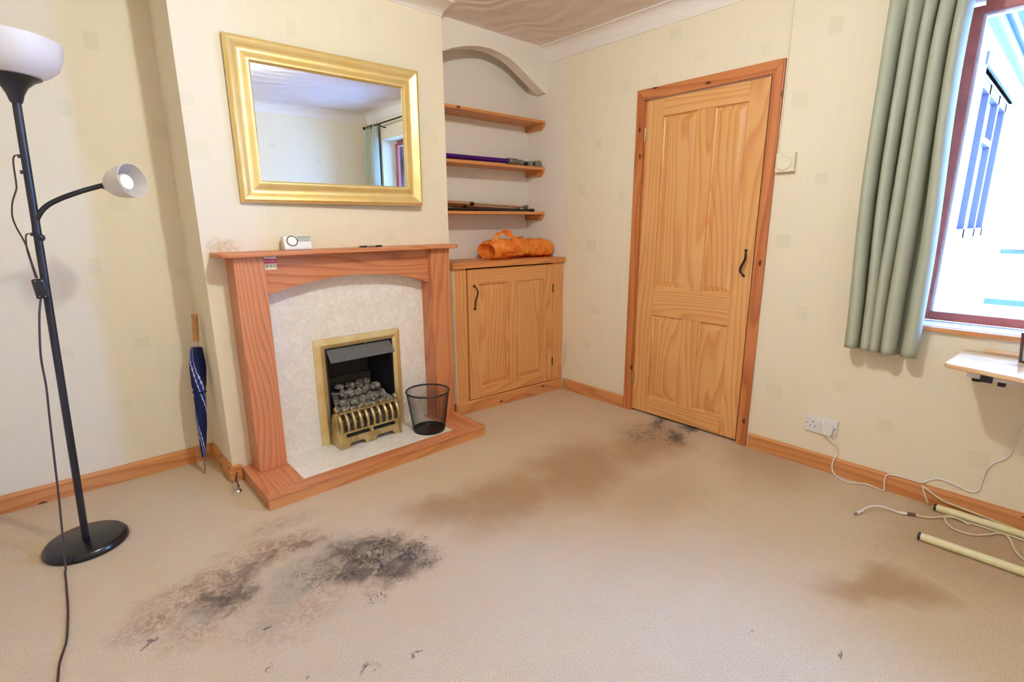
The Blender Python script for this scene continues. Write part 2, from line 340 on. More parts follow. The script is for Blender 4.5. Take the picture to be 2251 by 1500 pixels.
# ------------------------------------------------------------------ helpers: geometry
def mesh_obj(name, bm, mat, parent=None, smooth=False, M=None, bevel=0.0, seg=2):
    if bevel:
        bmesh.ops.bevel(bm, geom=[e for e in bm.edges], offset=bevel, segments=seg, affect='EDGES', profile=0.6, clamp_overlap=True)
    if M is not None: bm.transform(M)
    bmesh.ops.recalc_face_normals(bm, faces=bm.faces)
    me = bpy.data.meshes.new(name); bm.to_mesh(me); bm.free()
    if isinstance(mat, (list, tuple)):
        for m in mat: me.materials.append(m)
    else: me.materials.append(mat)
    if smooth:
        for p in me.polygons: p.use_smooth = True
        try: me.set_sharp_from_angle(angle=math.radians(40))
        except Exception: pass
    o = bpy.data.objects.new(name, me); COL.objects.link(o)
    if parent is not None:
        o.parent = parent; o.matrix_parent_inverse = parent_inv(parent)
    return o
def parent_inv(p):
    m = Matrix.Translation(p.location)
    if p.parent: return (p.parent.matrix_parent_inverse and Matrix.Translation(p.location)).inverted()
    return m.inverted()
def tag(o, label, cat, group=None):
    o['label'] = label; o['category'] = cat
    if group: o['group'] = group
    return o
def thing(name, loc, label=None, cat=None, group=None, structure=False):
    o = bpy.data.objects.new(name, None); COL.objects.link(o); o.location = loc; o.empty_display_size = 0.05
    if structure: o['kind'] = 'structure'
    if label: o['label'] = label
    if cat: o['category'] = cat
    if group: o['group'] = group
    return o
def struct(o, label=None):
    o['kind'] = 'structure'
    if label: o['label'] = label
    return o
def B(x0, x1, y0, y1, z0, z1, bm=None):
    bm = bm or bmesh.new()
    vs = [bm.verts.new((x, y, z)) for x in (x0, x1) for y in (y0, y1) for z in (z0, z1)]
    for f in ((0, 1, 3, 2), (4, 6, 7, 5), (0, 4, 5, 1), (2, 3, 7, 6), (0, 2, 6, 4), (1, 5, 7, 3)): bm.faces.new([vs[i] for i in f])
    return bm
def prism(poly, d0, d1, plane='xz', bm=None):
    """polygon in a plane extruded along the third axis"""
    bm = bm or bmesh.new()
    def P(a, b, d): return {'xz': (a, d, b), 'yz': (d, a, b), 'xy': (a, b, d)}[plane]
    lo = [bm.verts.new(P(a, b, d0)) for a, b in poly]; hi = [bm.verts.new(P(a, b, d1)) for a, b in poly]
    n = len(poly)
    bm.faces.new(lo); bm.faces.new(hi[::-1])
    for i in range(n): bm.faces.new((lo[i], lo[(i + 1) % n], hi[(i + 1) % n], hi[i]))
    return bm
def lathe(prof, seg=32, M=None, bm=None, close=False, arc=None):
    bm = bm or bmesh.new(); rings = []
    for r, z in prof:
        if r < 1e-6: rings.append([bm.verts.new((0, 0, z))])
        else: rings.append([bm.verts.new((r * math.cos(2 * PI * i / seg), r * math.sin(2 * PI * i / seg), z)) for i in range(seg)])
    for a, b in zip(rings, rings[1:]):
        for i in range(seg):
            j = (i + 1) % seg
            if len(a) == 1 and len(b) == 1: continue
            if len(a) == 1: bm.faces.new((a[0], b[i], b[j]))
            elif len(b) == 1: bm.faces.new((a[i], a[j], b[0]))
            else: bm.faces.new((a[i], a[j], b[j], b[i]))
    if M is not None: bm.transform(M)
    return bm
def frame_to(a, b):
    z = (Vector(b) - Vector(a)).normalized()
    h = Vector((0, 0, 1)) if abs(z.z) < 0.95 else Vector((1, 0, 0))
    x = h.cross(z).normalized(); y = z.cross(x)
    m = Matrix((x, y, z)).transposed().to_4x4(); m.translation = Vector(a); return m
def smooth_path(pts, n=6):
    P = [Vector(p) for p in pts]; o = []
    for i in range(len(P) - 1):
        p0 = P[max(i - 1, 0)]; p1 = P[i]; p2 = P[i + 1]; p3 = P[min(i + 2, len(P) - 1)]
        for k in range(n):
            t = k / n
            o.append(0.5 * ((2 * p1) + (p2 - p0) * t + (2 * p0 - 5 * p1 + 4 * p2 - p3) * t * t + (3 * p1 - p0 - 3 * p2 + p3) * t ** 3))
    o.append(P[-1]); return o
def tube(pts, r, seg=8, bm=None, radii=None, flat=None):
    bm = bm or bmesh.new(); P = [Vector(p) for p in pts]; rings = []
    prev = None
    for i, p in enumerate(P):
        d = (P[min(i + 1, len(P) - 1)] - P[max(i - 1, 0)]).normalized()
        if prev is None:
            h = Vector((0, 0, 1)) if abs(d.z) < 0.9 else Vector((1, 0, 0)); x = h.cross(d).normalized()
        else:
            x = (prev - d * prev.dot(d)).normalized()
        prev = x; y = d.cross(x); rr = radii[i] if radii else r
        rings.append([bm.verts.new(p + (x * math.cos(2 * PI * k / seg) + y * math.sin(2 * PI * k / seg)) * rr) for k in range(seg)])
    for a, b in zip(rings, rings[1:]):
        for k in range(seg): bm.faces.new((a[k], a[(k + 1) % seg], b[(k + 1) % seg], b[k]))
    bm.faces.new(rings[0][::-1]); bm.faces.new(rings[-1]); return bm
def cyl(a, b, r, seg=16, bm=None, r2=None): return tube([a, b], r, seg, bm, radii=[r, r2 if r2 is not None else r])
def torus(c, R, r, axis='z', seg=32, s2=8, bm=None):
    bm = bm or bmesh.new(); rings = []
    for i in range(seg):
        a = 2 * PI * i / seg; ring = []
        for k in range(s2):
            b = 2 * PI * k / s2; rad = R + r * math.cos(b); v = (rad * math.cos(a), rad * math.sin(a), r * math.sin(b))
            if axis == 'x': v = (v[2], v[0], v[1])
            if axis == 'y': v = (v[0], v[2], v[1])
            ring.append(bm.verts.new(Vector(c) + Vector(v)))
        rings.append(ring)
    for i in range(seg):
        for k in range(s2): bm.faces.new((rings[i][k], rings[(i + 1) % seg][k], rings[(i + 1) % seg][(k + 1) % s2], rings[i][(k + 1) % s2]))
    return bm
def sphere(c, r, sc=(1, 1, 1), bm=None, u=20, v=12):
    bm = bm or bmesh.new()
    bmesh.ops.create_uvsphere(bm, u_segments=u, v_segments=v, radius=r, matrix=Matrix.Translation(c) @ Matrix.Diagonal((*sc, 1)))
    return bm
def text_mesh(name, body, size, M, mat, parent, ext=0.0002):
    cu = bpy.data.curves.new(name, 'FONT'); cu.body = body; cu.size = size; cu.extrude = ext; cu.align_x = 'CENTER'; cu.align_y = 'CENTER'; cu.shear = 0.25
    t = bpy.data.objects.new(name + '_curve', cu); COL.objects.link(t)
    me = bpy.data.meshes.new_from_object(t.evaluated_get(bpy.context.evaluated_depsgraph_get()))
    COL.objects.unlink(t); bpy.data.objects.remove(t)
    me.transform(M); me.materials.clear(); me.materials.append(mat)
    o = bpy.data.objects.new(name, me); COL.objects.link(o); o.parent = parent; o.matrix_parent_inverse = parent_inv(parent); return o

# ------------------------------------------------------------------ room shell
XL, YB, YLA, YRA, CEIL = -3.45, -3.56, 0.392, 0.29, 2.482
CHL, CHR = -2.337, -0.96
WY0, WY1, WZ0, WZ1 = -3.180, -2.222, 0.812, 2.165        # window opening
DY0, DY1, DZ = -1.530, -0.762, 2.018                       # door opening
struct(mesh_obj('floor', B(XL - .1, 0.0, YB - .1, YLA + .1, -0.08, 0.0), MAT_CARPET), 'beige carpet with a large grey and brown stain')
struct(mesh_obj('ceiling', B(XL - .1, 0.3, YB - .1, YLA + .1, CEIL, CEIL + 0.1), MAT_CEIL), 'textured off-white plaster ceiling')
bm = bmesh.new()
for (a, b, z0, z1) in ((YB - .1, WY0, 0, CEIL), (WY0, WY1, 0, WZ0), (WY0, WY1, WZ1, CEIL), (WY1, DY0, 0, CEIL), (DY0, DY1, DZ, CEIL), (DY1, YRA + .1, 0, CEIL)):
    B(0.0, 0.29, a, b, z0, z1, bm)
struct(mesh_obj('wall_right', bm, MAT_WALL_R), 'cream wallpapered wall with the door and window')
struct(mesh_obj('wall_left', B(XL - .1, XL, YB - .1, YLA + .1, 0, CEIL), MAT_WALL_B))
struct(mesh_obj('wall_rear', B(XL, 0.0, YB - .1, YB, 0, CEIL), MAT_WALL_B))
struct(mesh_obj('wall_back', B(XL, CHL, YLA, YLA + .1, 0, CEIL), MAT_WALL_L), 'wallpapered recess wall left of the chimney breast')
# chimney breast with the fire opening
FX0, FX1, FZ0, FZ1 = -1.826, -1.416, 0.06, 0.612
bm = bmesh.new()
for (a, b, z0, z1) in ((CHL, FX0, 0, CEIL), (FX1, CHR, 0, CEIL), (FX0, FX1, FZ1, CEIL), (FX0, FX1, 0, FZ0)):
    B(a, b, 0.0, YLA, z0, z1, bm)
B(FX0, FX1, 0.26, YLA, FZ0, FZ1, bm)
struct(mesh_obj('wall_chimney', bm, MAT_WALL_C), 'cream wallpapered chimney breast')
struct(mesh_obj('wall_alcove', B(CHR, 0.0, YRA, YRA + .1, 0, CEIL), MAT_WHITE), 'white painted alcove back wall')
# arch across the alcove
arch_pts = [(-0.96, 2.262), (-0.90, 2.292), (-0.83, 2.322), (-0.76, 2.345), (-0.69, 2.362), (-0.61, 2.374), (-0.53, 2.378), (-0.45, 2.370), (-0.37, 2.354), (-0.31, 2.332), (-0.25, 2.302), (-0.19, 2.270), (-0.13, 2.238), (-0.07, 2.208), (-0.025, 2.188), (-0.012, 2.186), (-0.004, 2.192), (0.0, 2.20)]
poly = arch_pts + [(0.0, CEIL), (CHR, CEIL)]
struct(mesh_obj('wall_arch', prism(poly, 0.08, 0.165, 'xz'), MAT_WHITE), 'white plaster arch over the alcove')

# coving
def cove_profile(pr, dr, n=7):
    # concave quarter: from wall (0,-dr) to ceiling (pr,0) with small flat beads
    pts = [(0, -dr)]
    pts.append((0.006, -dr))
    for i in range(n + 1):
        a = PI / 2 * i / n
        pts.append((0.006 + (pr - 0.012) * (1 - math.cos(a)), -dr + (dr - 0.006) * math.sin(a)))
    pts += [(pr, -0.006), (pr, 0), (0, 0)]
    return pts
CZ = CEIL
pr = cove_profile(0.075, 0.098)
struct(mesh_obj('trim_1', prism([(-a, CZ + b) for a, b in pr], 0.08, YB, 'xz'), MAT_COVE), 'white coving along the door wall')
pc = cove_profile(0.135, 0.042)
struct(mesh_obj('trim_2', prism([(-a, CZ + b) for a, b in pc], CHL - 0.1, CHR, 'yz'), MAT_COVE), 'white coving across the chimney breast')
pl = cove_profile(0.08, 0.095)
struct(mesh_obj('trim_3', prism([(YB + a, CZ + b) for a, b in pl], XL, 0.0, 'yz'), MAT_COVE), 'white coving on the wall behind the viewer')
struct(mesh_obj('trim_4', prism([(YLA - a, CZ + b) for a, b in pl], XL, CHL, 'yz'), MAT_COVE), 'white coving in the left recess')
struct(mesh_obj('trim_5', prism([(XL + a, CZ + b) for a, b in pl], YLA, YB, 'xz'), MAT_COVE), 'white coving on the left wall')

# skirting boards
def skirt_poly(h=0.085, t=0.016): return [(0, 0), (t, 0), (t, h - 0.012), (t - 0.004, h - 0.003), (t - 0.009, h), (0, h)]
sk = skirt_poly()
def skirt(name, mat, kind, pos, a, b, sgn):
    poly = [(pos + sgn * u, v) for u, v in sk]
    return struct(mesh_obj(name, prism(poly, a, b, kind), mat))
skirt('baseboard_left', SKIRT_PINE['X'], 'yz', YLA, XL, CHL - 0.016, -1)
skirt('baseboard_chimney', SKIRT_PINE['Y'], 'xz', CHL, -0.016, YLA, -1)
skirt('baseboard_chimney', SKIRT_PINE['X'], 'yz', 0.0, CHL, -2.297, -1)
skirt('baseboard_right', SKIRT_PINE['Y'], 'xz', 0.0, -0.137, -0.708, -1)
skirt('baseboard_right', SKIRT_PINE['Y'], 'xz', 0.0, -1.585, YB, -1)
skirt('baseboard_rear', SKIRT_PINE['X'], 'yz', YB, XL + .02, -0.02, 1)

# ------------------------------------------------------------------ door and its frame
tr = thing('trim_6', (0, -1.14, 0), 'knotty pine door frame', structure=True)
AW, AT = 0.056, 0.018
def arch_leg(y0, y1, z1, cut, sgn):
    # leg of the architrave, mitred at the top; rounded inner edge
    return prism([(y0, 0.0), (y1, 0.0), (y1, z1 if cut == 0 else z1), (y0, z1)], -AT, 0.0, 'yz')
YO0, YO1, ZO = -1.573, -0.712, 2.062
YI0, YI1, ZI = YO0 + AW, YO1 - AW, ZO - 0.062
mesh_obj('architrave', prism([(YO1, 0), (YO1, ZO), (YI1, ZI), (YI1, 0)], -AT, 0, 'yz'), FRAME_PINE['Z'], tr, bevel=0.003)
mesh_obj('architrave', prism([(YO0, 0), (YO0, ZO), (YI0, ZI), (YI0, 0)], -AT, 0, 'yz'), FRAME_PINE['Z'], tr, bevel=0.003)
mesh_obj('architrave', prism([(YO0, ZO), (YO1, ZO), (YI1, ZI), (YI0, ZI)], -AT, 0, 'yz'), FRAME_PINE['Y'], tr, bevel=0.003)
mesh_obj('jamb', B(0.0, 0.09, YI1 - 0.008, DY1, 0, DZ), FRAME_PINE['Z'], tr)
mesh_obj('jamb', B(0.0, 0.09, DY0, YI0 + 0.006, 0, DZ), FRAME_PINE['Z'], tr)
mesh_obj('head_jamb', B(0.0, 0.09, DY0, DY1, ZI - 0.004, DZ), plain('pale_painted_edge', S(226, 196, 178), 0.5), tr)
mesh_obj('stop', B(0.045, 0.09, DY0, DY1, 0, DZ - 0.001), MAT_BLACK_MATT, tr)  # black sheet fills the doorway behind the leaf, keeping its gaps dark

struct(mesh_obj('door_light_block', B(0.30, 0.34, DY0 - .2, DY1 + .2, -.08, 2.4), MAT_BLACK_MATT), 'black board added behind the door to block light leaks')  # unseen blocker, keeps sky light from leaking in under the door
struct(mesh_obj('floor', B(0.0, 0.31, DY0, DY1, -0.08, 0.0), MAT_CARPET), 'carpet under the door')
dr = thing('door_1', (0.0, -1.14, 0.0), 'four panelled pine door', structure=True)
LY0, LY1, LZ0, LZ1 = -1.507, -0.779, 0.016, 1.993      # leaf
X0, X1 = -0.004, 0.036
SW = 0.117
def rail(z0, z1, nm='rail'): return mesh_obj(nm, B(X0, X1, LY0 + SW - 0.012, LY1 - SW, z0, z1), DOOR_PINE['Y'], dr, bevel=0.0015)
mesh_obj('stile', B(X0, X1, LY1 - SW, LY1, LZ0, LZ1), DOOR_PINE['Z'], dr, bevel=0.0015)
mesh_obj('stile', B(X0, X1, LY0, LY0 + SW - 0.012, LZ0, LZ1), DOOR_PINE['Z'], dr, bevel=0.0015)
rail(1.893, LZ1); rail(0.69, 0.868); rail(LZ0, 0.128)
MY0, MY1 = -1.218, -1.112
mesh_obj('muntin', B(X0, X1, MY0, MY1, 0.868, 1.893), DOOR_PINE['Z'], dr, bevel=0.0015)
mesh_obj('muntin', B(X0, X1, MY0, MY1, 0.128, 0.69), DOOR_PINE['Z'], dr, bevel=0.0015)
def raised_panel(parent, mats, ax, plane_x, y0, y1, z0, z1, M=None, nm='panel'):
    """raised and fielded panel in the yz plane facing -x: sunk edge, sloping margin, flat field"""
    bm = bmesh.new(); m = 0.030; d0 = plane_x + 0.013; d1 = plane_x + 0.005; e = 0.009
    loops = []
    for (ins, d) in ((0, plane_x), (0.001, plane_x + 0.009), (e, d0), (e + m, d1 + 0.001), (e + m + 0.002, d1)):
        loops.append([bm.verts.new((d, y, z)) for (y, z) in ((y0 + ins, z0 + ins), (y1 - ins, z0 + ins), (y1 - ins, z1 - ins), (y0 + ins, z1 - ins))])
    for a, b in zip(loops, loops[1:]):
        for i in range(4): bm.faces.new((a[i], a[(i + 1) % 4], b[(i + 1) % 4], b[i]))
    bm.faces.new(loops[-1])
    bk = [bm.verts.new((plane_x + 0.03, v.co.y, v.co.z)) for v in loops[0]]
    for i in range(4): bm.faces.new((loops[0][i], bk[i], bk[(i + 1) % 4], loops[0][(i + 1) % 4]))
    bm.faces.new(bk)
    return mesh_obj(nm, bm, mats[ax], parent, M=M)
for (ya, yb) in ((LY0 + SW - 0.012, MY0), (MY1, LY1 - SW)):
    raised_panel(dr, DOOR_PINE, 'Z', X0 + 0.001, ya, yb, 0.868, 1.893)
    raised_panel(dr, DOOR_PINE, 'Z', X0 + 0.001, ya, yb, 0.128, 0.69)
def hinge(z, parent, y=LY1 + 0.004, h=0.075):
    bm = cyl((X0 - 0.004, y, z - h / 2), (X0 - 0.004, y, z + h / 2), 0.0055, 10)
    for k in (-0.25, 0.0, 0.25): torus((X0 - 0.004, y, z + k * h), 0.0052, 0.0012, 'z', 12, 4, bm)
    B(X0 - 0.002, X0 + 0.002, y - 0.012, y + 0.010, z - h / 2, z + h / 2, bm)
    return mesh_obj('hinge', bm, MAT_BRASS_DULL, parent, smooth=True)
hinge(1.80, dr); hinge(0.24, dr)
def twist_handle(parent, x, y, zt, zb, sgn, nm='handle', M=None, r=0.0048):
    # wrought S-shaped pull: flared ends, two curves
    H = zt - zb; pts = []
    n = 26
    for i in range(n + 1):
        t = i / n
        off = 0.011 * math.sin(2 * PI * t) * sgn
        out = 0.026 * min(1.0, math.sin(PI * min(max(t, 0.001), 0.999)) * 2.2)
        pts.append((x - 0.004 - out, y + off, zt - t * H))
    radii = [r * (0.75 + 0.55 * math.sin(PI * i / n)) for i in range(n + 1)]
    bm = tube(pts, r, 10, radii=radii)
    for z, s in ((zt, 1), (zb, -1)):
        cyl((x + 0.001, y, z), (x - 0.012, y, z - s * 0.002), 0.0065, 10, bm)
        cyl((x - 0.006, y - 0.006, z + s * 0.007), (x - 0.006, y, z), 0.0028, 8, bm)
        cyl((x - 0.006, y + 0.006, z + s * 0.007), (x - 0.006, y, z), 0.0028, 8, bm)
    return mesh_obj(nm, bm, MAT_IRON, parent, smooth=True, M=M)
twist_handle(dr, X0, -1.466, 1.122, 0.984, -1)['label'] = 'black twisted iron pull handle'
mesh_obj('ball_catch', sphere((0.006, LY0 - 0.004, 0.962), 0.007), MAT_CHROME, dr, smooth=True)

# ------------------------------------------------------------------ window
wn = thing('window_1', (0.17, -2.70, WZ0), 'red-brown framed window', structure=True)
JX0, JX1 = 0.165, 0.225
JW = 0.040
FZB, FZT = 0.826, 2.142
mesh_obj('jamb', B(JX0, JX1, -2.272, WY1, FZB, FZT), MAT_MAHOGANY, wn, bevel=0.004)
mesh_obj('jamb', B(JX0, JX1, WY0, WY0 + 0.05, FZB, FZT), MAT_MAHOGANY, wn, bevel=0.004)
mesh_obj('head', B(JX0, JX1, WY0 + 0.05, -2.272, FZT - 0.03, FZT + 0.023), MAT_MAHOGANY, wn, bevel=0.004)
mesh_obj('bottom_rail', B(JX0, JX1, WY0 + 0.05, -2.272, FZB, 0.866), MAT_MAHOGANY, wn, bevel=0.004)
mesh_obj('glazing_bead', B(JX0 + 0.012, JX1 - 0.012, -2.282, -2.272, 0.866, FZT - 0.03), plain('white_bead', S(232, 228, 232), 0.4), wn)
mesh_obj('glazing_bead', B(JX0 + 0.012, JX1 - 0.012, WY0 + 0.05, -2.282, FZT - 0.040, FZT - 0.03), plain('white_bead_top', S(226, 222, 228), 0.4), wn)
mesh_obj('pane', B(0.192, 0.196, WY0 + 0.05, -2.272, 0.866, FZT - 0.03), MAT_GLASS, wn)
bm = B(-0.022, 0.165, WY0 - 0.03, WY1 + 0.03, 0.800, 0.822)
struct(mesh_obj('trim_7', bm, SKIRT_PINE['Y'], bevel=0.006), 'pine window sill board with pale top')
struct(mesh_obj('trim_8', B(0.0, 0.165, WY0, WY1, 0.8225, 0.8245), MAT_PLASTIC_W), 'white sill top')

# ------------------------------------------------------------------ hearth
ht = thing('hearth', (-1.66, -0.22, 0), 'low stained pine hearth with a cream marble slab, on the carpet under the surround', 'hearth')
HX0, HX1, HY0, HZ = -2.296, -1.030, -0.424, 0.066
SX0, SX1, SY0 = -2.104, -1.216, -0.345
mesh_obj('side_board', prism([(HX0, HY0), (SX0, SY0), (SX0, -0.005), (HX0, -0.005)], HZ - 0.014, HZ, 'xy'), FIRE_PINE['Y'], ht, bevel=0.002)
mesh_obj('side_board', prism([(HX1, HY0), (SX1, SY0), (SX1, -0.005), (HX1, -0.005)], HZ - 0.014, HZ, 'xy'), FIRE_PINE['Y'], ht, bevel=0.002)
mesh_obj('front_board', prism([(HX0, HY0), (HX1, HY0), (SX1, SY0), (SX0, SY0)], HZ - 0.014, HZ, 'xy'), FIRE_PINE['X'], ht, bevel=0.002)
mesh_obj('front_fascia', B(HX0 + 0.004, HX1 - 0.004, HY0 + 0.004, HY0 + 0.024, 0.0, HZ - 0.014), SKIRT_PINE['X'], ht)
mesh_obj('side_fascia', B(HX0 + 0.004, HX0 + 0.024, HY0 + 0.024, -0.018, 0.0, HZ - 0.014), FIRE_PINE['Y'], ht)
mesh_obj('side_fascia', B(HX1 - 0.024, HX1 - 0.004, HY0 + 0.024, -0.052, 0.0, HZ - 0.014), FIRE_PINE['Y'], ht)
mesh_obj('slab', B(SX0, SX1, SY0, -0.024, 0.01, HZ - 0.004), MAT_MARBLE, ht)

# ------------------------------------------------------------------ fire surround
su = thing('fire_surround', (-1.652, -0.07, HZ), 'orange pine fire surround with arched lintel and mantel shelf against the chimney breast', 'fireplace')
PLX0, PLX1, PRX0, PRX1, PY = -2.246, -2.112, -1.190, -1.056, -0.138
mesh_obj('pillar', B(PLX0, PLX1, PY, -0.001, HZ, 1.132), FIRE_PINE['Z'], su, bevel=0.003)
mesh_obj('pillar', B(PRX0, PRX1, PY, -0.001, HZ, 1.132), FIRE_PINE['Z'], su, bevel=0.003)
lx = [(PLX1, 0.940)] + [(-2.045, 0.958), (-1.976, 0.975), (-1.905, 0.989), (-1.840, 1.000), (-1.76, 1.008), (-1.66, 1.011), (-1.55, 1.007), (-1.455, 0.999), (-1.38, 0.986), (-1.31, 0.971), (-1.25, 0.954), (PRX0, 0.934)]
mesh_obj('lintel', prism(lx + [(PRX0, 1.132), (PLX1, 1.132)], -0.104, -0.026, 'xz'), FIRE_PINE['X'], su, bevel=0.002)
mpoly = [(-2.308, -0.001), (-2.308, -0.135), (-2.296, -0.165), (-2.272, -0.178), (-1.036, -0.178), (-1.012, -0.165), (-1.000, -0.135), (-1.000, -0.001)]
mesh_obj('mantel_shelf', prism(mpoly, 1.132, 1.152, 'xy'), FIRE_PINE['X'], su, bevel=0.004, seg=3)
bm = bmesh.new()
for (a, b, z0, z1) in ((PLX1, FX0, HZ - .004, 1.06), (FX1, PRX0, HZ - .004, 1.06), (FX0, FX1, FZ1, 1.06)): B(a, b, -0.024, -0.001, z0, z1, bm)
mesh_obj('back_panel', bm, MAT_MARBLE, su)['label'] = 'cream marble back panel'

# paper tag hung on the lintel
tg = thing('paper_tag', (-2.078, -0.106, 1.095), 'small white and red paper label on the lintel beside the left pillar', 'label')
mesh_obj('card', prism([(-2.106, 1.066), (-2.051, 1.064), (-2.047, 1.126), (-2.106, 1.128)], -0.1052, -0.1044, 'xz'), plain('cream_card', S(232, 222, 180), 0.6), tg)
mesh_obj('band', prism([(-2.1065, 1.096), (-2.049, 1.0945), (-2.0475, 1.115), (-2.1065, 1.1165)], -0.1058, -0.1052, 'xz'), plain('red_print', S(206, 40, 62), 0.6), tg)
mesh_obj('band', prism([(-2.1065, 1.117), (-2.0478, 1.1155), (-2.0472, 1.126), (-2.1065, 1.128)], -0.1058, -0.1052, 'xz'), plain('white_print', S(232, 228, 226), 0.6), tg)
text_mesh('lettering', 'First Alert', 0.0125, Matrix.Translation((-2.078, -0.1059, 1.1058)) @ Matrix.Rotation(PI / 2, 4, 'X'), plain('white_ink', S(246, 232, 232), 0.6), tg)
bm = bmesh.new()
for (a, b, c, d) in ((-2.099, -2.088, 1.073, 1.086), (-2.081, -2.070, 1.073, 1.086), (-2.063, -2.055, 1.072, 1.085)): B(a, b, -0.1056, -0.1052, c, d, bm)
mesh_obj('print', bm, plain('tan_print', S(196, 176, 116), 0.6), tg)

# ------------------------------------------------------------------ gas fire
gf = thing('gas_fire', (-1.62, -0.03, HZ), 'brass framed coal effect fire set in the marble back panel', 'fire')
BX0, BX1, BZ1 = -1.886, -1.368, 0.668
def brass_bar(poly_o, poly_i, nm):
    # outer flat edge rising to a lip, then sloping in to the opening
    bm = bmesh.new()
    o0, o1 = poly_o; i0, i1 = poly_i
    L = []
    for t, y in ((0.0, -0.025), (0.0, -0.034), (0.55, -0.038), (0.62, -0.044), (1.0, -0.030), (1.0, 0.0)):
        L.append([bm.verts.new((o[0] + (i[0] - o[0]) * t, y, o[1] + (i[1] - o[1]) * t)) for o, i in ((o0, i0), (o1, i1))])
    for a, b in zip(L, L[1:]): bm.faces.new((a[0], a[1], b[1], b[0]))
    return mesh_obj(nm, bm, MAT_BRASS, gf)
zb = HZ - .003
brass_bar(((BX0, zb), (BX0, BZ1)), ((FX0, zb), (FX0, FZ1)), 'trim_bar')
brass_bar(((BX0, BZ1), (BX1, BZ1)), ((FX0, FZ1), (FX1, FZ1)), 'trim_bar')
brass_bar(((BX1, BZ1), (BX1, zb)), ((FX1, FZ1), (FX1, zb)), 'trim_bar')
# firebox: splayed sides, low back brick, raked upper back
def quad(vs, nm, mat, th=None):
    bm = bmesh.new(); bm.faces.new([bm.verts.new(v) for v in vs]); return mesh_obj(nm, bm, mat, gf)
bx0, bx1, by = -1.745, -1.475, 0.20
quad([(FX0, -0.02, HZ), (bx0, by, HZ), (bx0, by, 0.60), (FX0, -0.02, FZ1)], 'firebox_side', MAT_BLACK_MATT)
quad([(FX1, -0.02, HZ), (bx1, by, HZ), (bx1, by, 0.60), (FX1, -0.02, FZ1)], 'firebox_side', MAT_BLACK)
mesh_obj('firebox_back', B(bx0, bx1, by - 0.04, by, HZ, 0.385), plain('fire_brick', S(62, 56, 52), 0.8, var=0.2), gf, bevel=0.004)
mesh_obj('firebox_back', prism([(by - 0.01, 0.385), (by, 0.385), (by + 0.04, 0.60), (by + 0.03, 0.60)], bx0, bx1, 'yz'), MAT_BLACK_MATT, gf)
quad([(FX0, -0.02, FZ1 - .002), (FX1, -0.02, FZ1 - .002), (bx1, by + .05, 0.60), (bx0, by + .05, 0.60)], 'firebox_top', MAT_BLACK_MATT)
quad([(FX0, -0.02, HZ + .01), (FX1, -0.02, HZ + .01), (bx1, by, HZ + .01), (bx0, by, HZ + .01)], 'firebox_floor', MAT_BLACK_MATT)
mesh_obj('side_rail', B(FX0 + .001, FX0 + .010, -0.03, 0.0, HZ, FZ1), MAT_BLACK, gf)
mesh_obj('side_rail', B(FX1 - .010, FX1 - .001, -0.03, 0.0, HZ, FZ1), MAT_BLACK, gf)
bm = prism([(-0.020, 0.600), (-0.012, 0.604), (-0.070, 0.536), (-0.076, 0.538)], FX0 + 0.012, FX1 - 0.012, 'yz')
mesh_obj('hood', bm, MAT_HOOD, gf)
# fuel bed and coals
bm = prism([(-0.105, HZ + .02), (-0.105, 0.215), (-0.02, 0.255), (0.155, 0.300), (0.155, HZ + .02)], -1.79, -1.44, 'yz')
for v in bm.verts: v.co.x = v.co.x if v.co.y < 0 else (-1.738 if v.co.x < -1.6 else -1.482)
mesh_obj('fuel_bed', bm, MAT_COAL, gf)
rc = random.Random(11)
def lump(c, s):
    bm = bmesh.new(); bmesh.ops.create_cube(bm, size=1.0)
    bmesh.ops.bevel(bm, geom=bm.edges[:], offset=0.22, segments=1, affect='EDGES')
    off = Vector((rc.random() * 9, rc.random() * 9, 0))
    for v in bm.verts: v.co += mnoise.noise_vector(v.co * 1.5 + off) * 0.16
    M = Matrix.Translation(c) @ Matrix.Rotation(rc.uniform(0, 3), 4, 'Z') @ Matrix.Rotation(rc.uniform(-.5, .5), 4, 'X') @ Matrix.Rotation(rc.uniform(-.4, .4), 4, 'Y') @ Matrix.Diagonal((s[0], s[1], s[2], 1))
    bm.transform(M); return bm
rows = [(-0.072, 0.236, -1.790, -1.445, 6), (-0.012, 0.270, -1.770, -1.458, 5), (0.050, 0.300, -1.745, -1.475, 5), (0.115, 0.325, -1.73, -1.49, 4)]
for (yy, zz, xa, xb, nn) in rows:
    for i in range(nn):
        x = xa + (xb - xa) * (i + 0.5) / nn + rc.uniform(-.008, .008)
        mesh_obj('coal', lump((x, yy + rc.uniform(-.012, .012), zz + rc.uniform(-.008, .012)), (rc.uniform(.044, .058), rc.uniform(.036, .048), rc.uniform(.036, .048))), MAT_COAL, gf)
# brass fret: fan bars above a pierced plinth on feet
GX0, GX1 = -1.830, -1.462
gz = HZ - 0.004
gy = -0.150
plate = [(GX0, gz), (GX0 + .045, gz), (GX0 + .052, gz + .022), (GX0 + .066, gz + .030), (GX0 + .128, gz + .030), (GX0 + .142, gz + .022), (GX0 + .148, gz), (GX0 + .205, gz), (GX0 + .211, gz + .022), (GX0 + .225, gz + .030), (GX1 - .060, gz + .030), (GX1 - .048, gz + .022), (GX1 - .042, gz), (GX1, gz), (GX1, gz + .062), (GX0, gz + .062)]
mesh_obj('fret_plinth', prism(plate, gy - 0.008, gy + 0.004, 'xz'), MAT_BRASS_DULL, gf, bevel=0.0015)
bm = B(GX0, GX1, gy - 0.010, gy + 0.006, gz + .085, gz + .096)
mesh_obj('fret_rail', bm, MAT_BRASS_DULL, gf, bevel=0.003)
xm = (GX0 + GX1) / 2
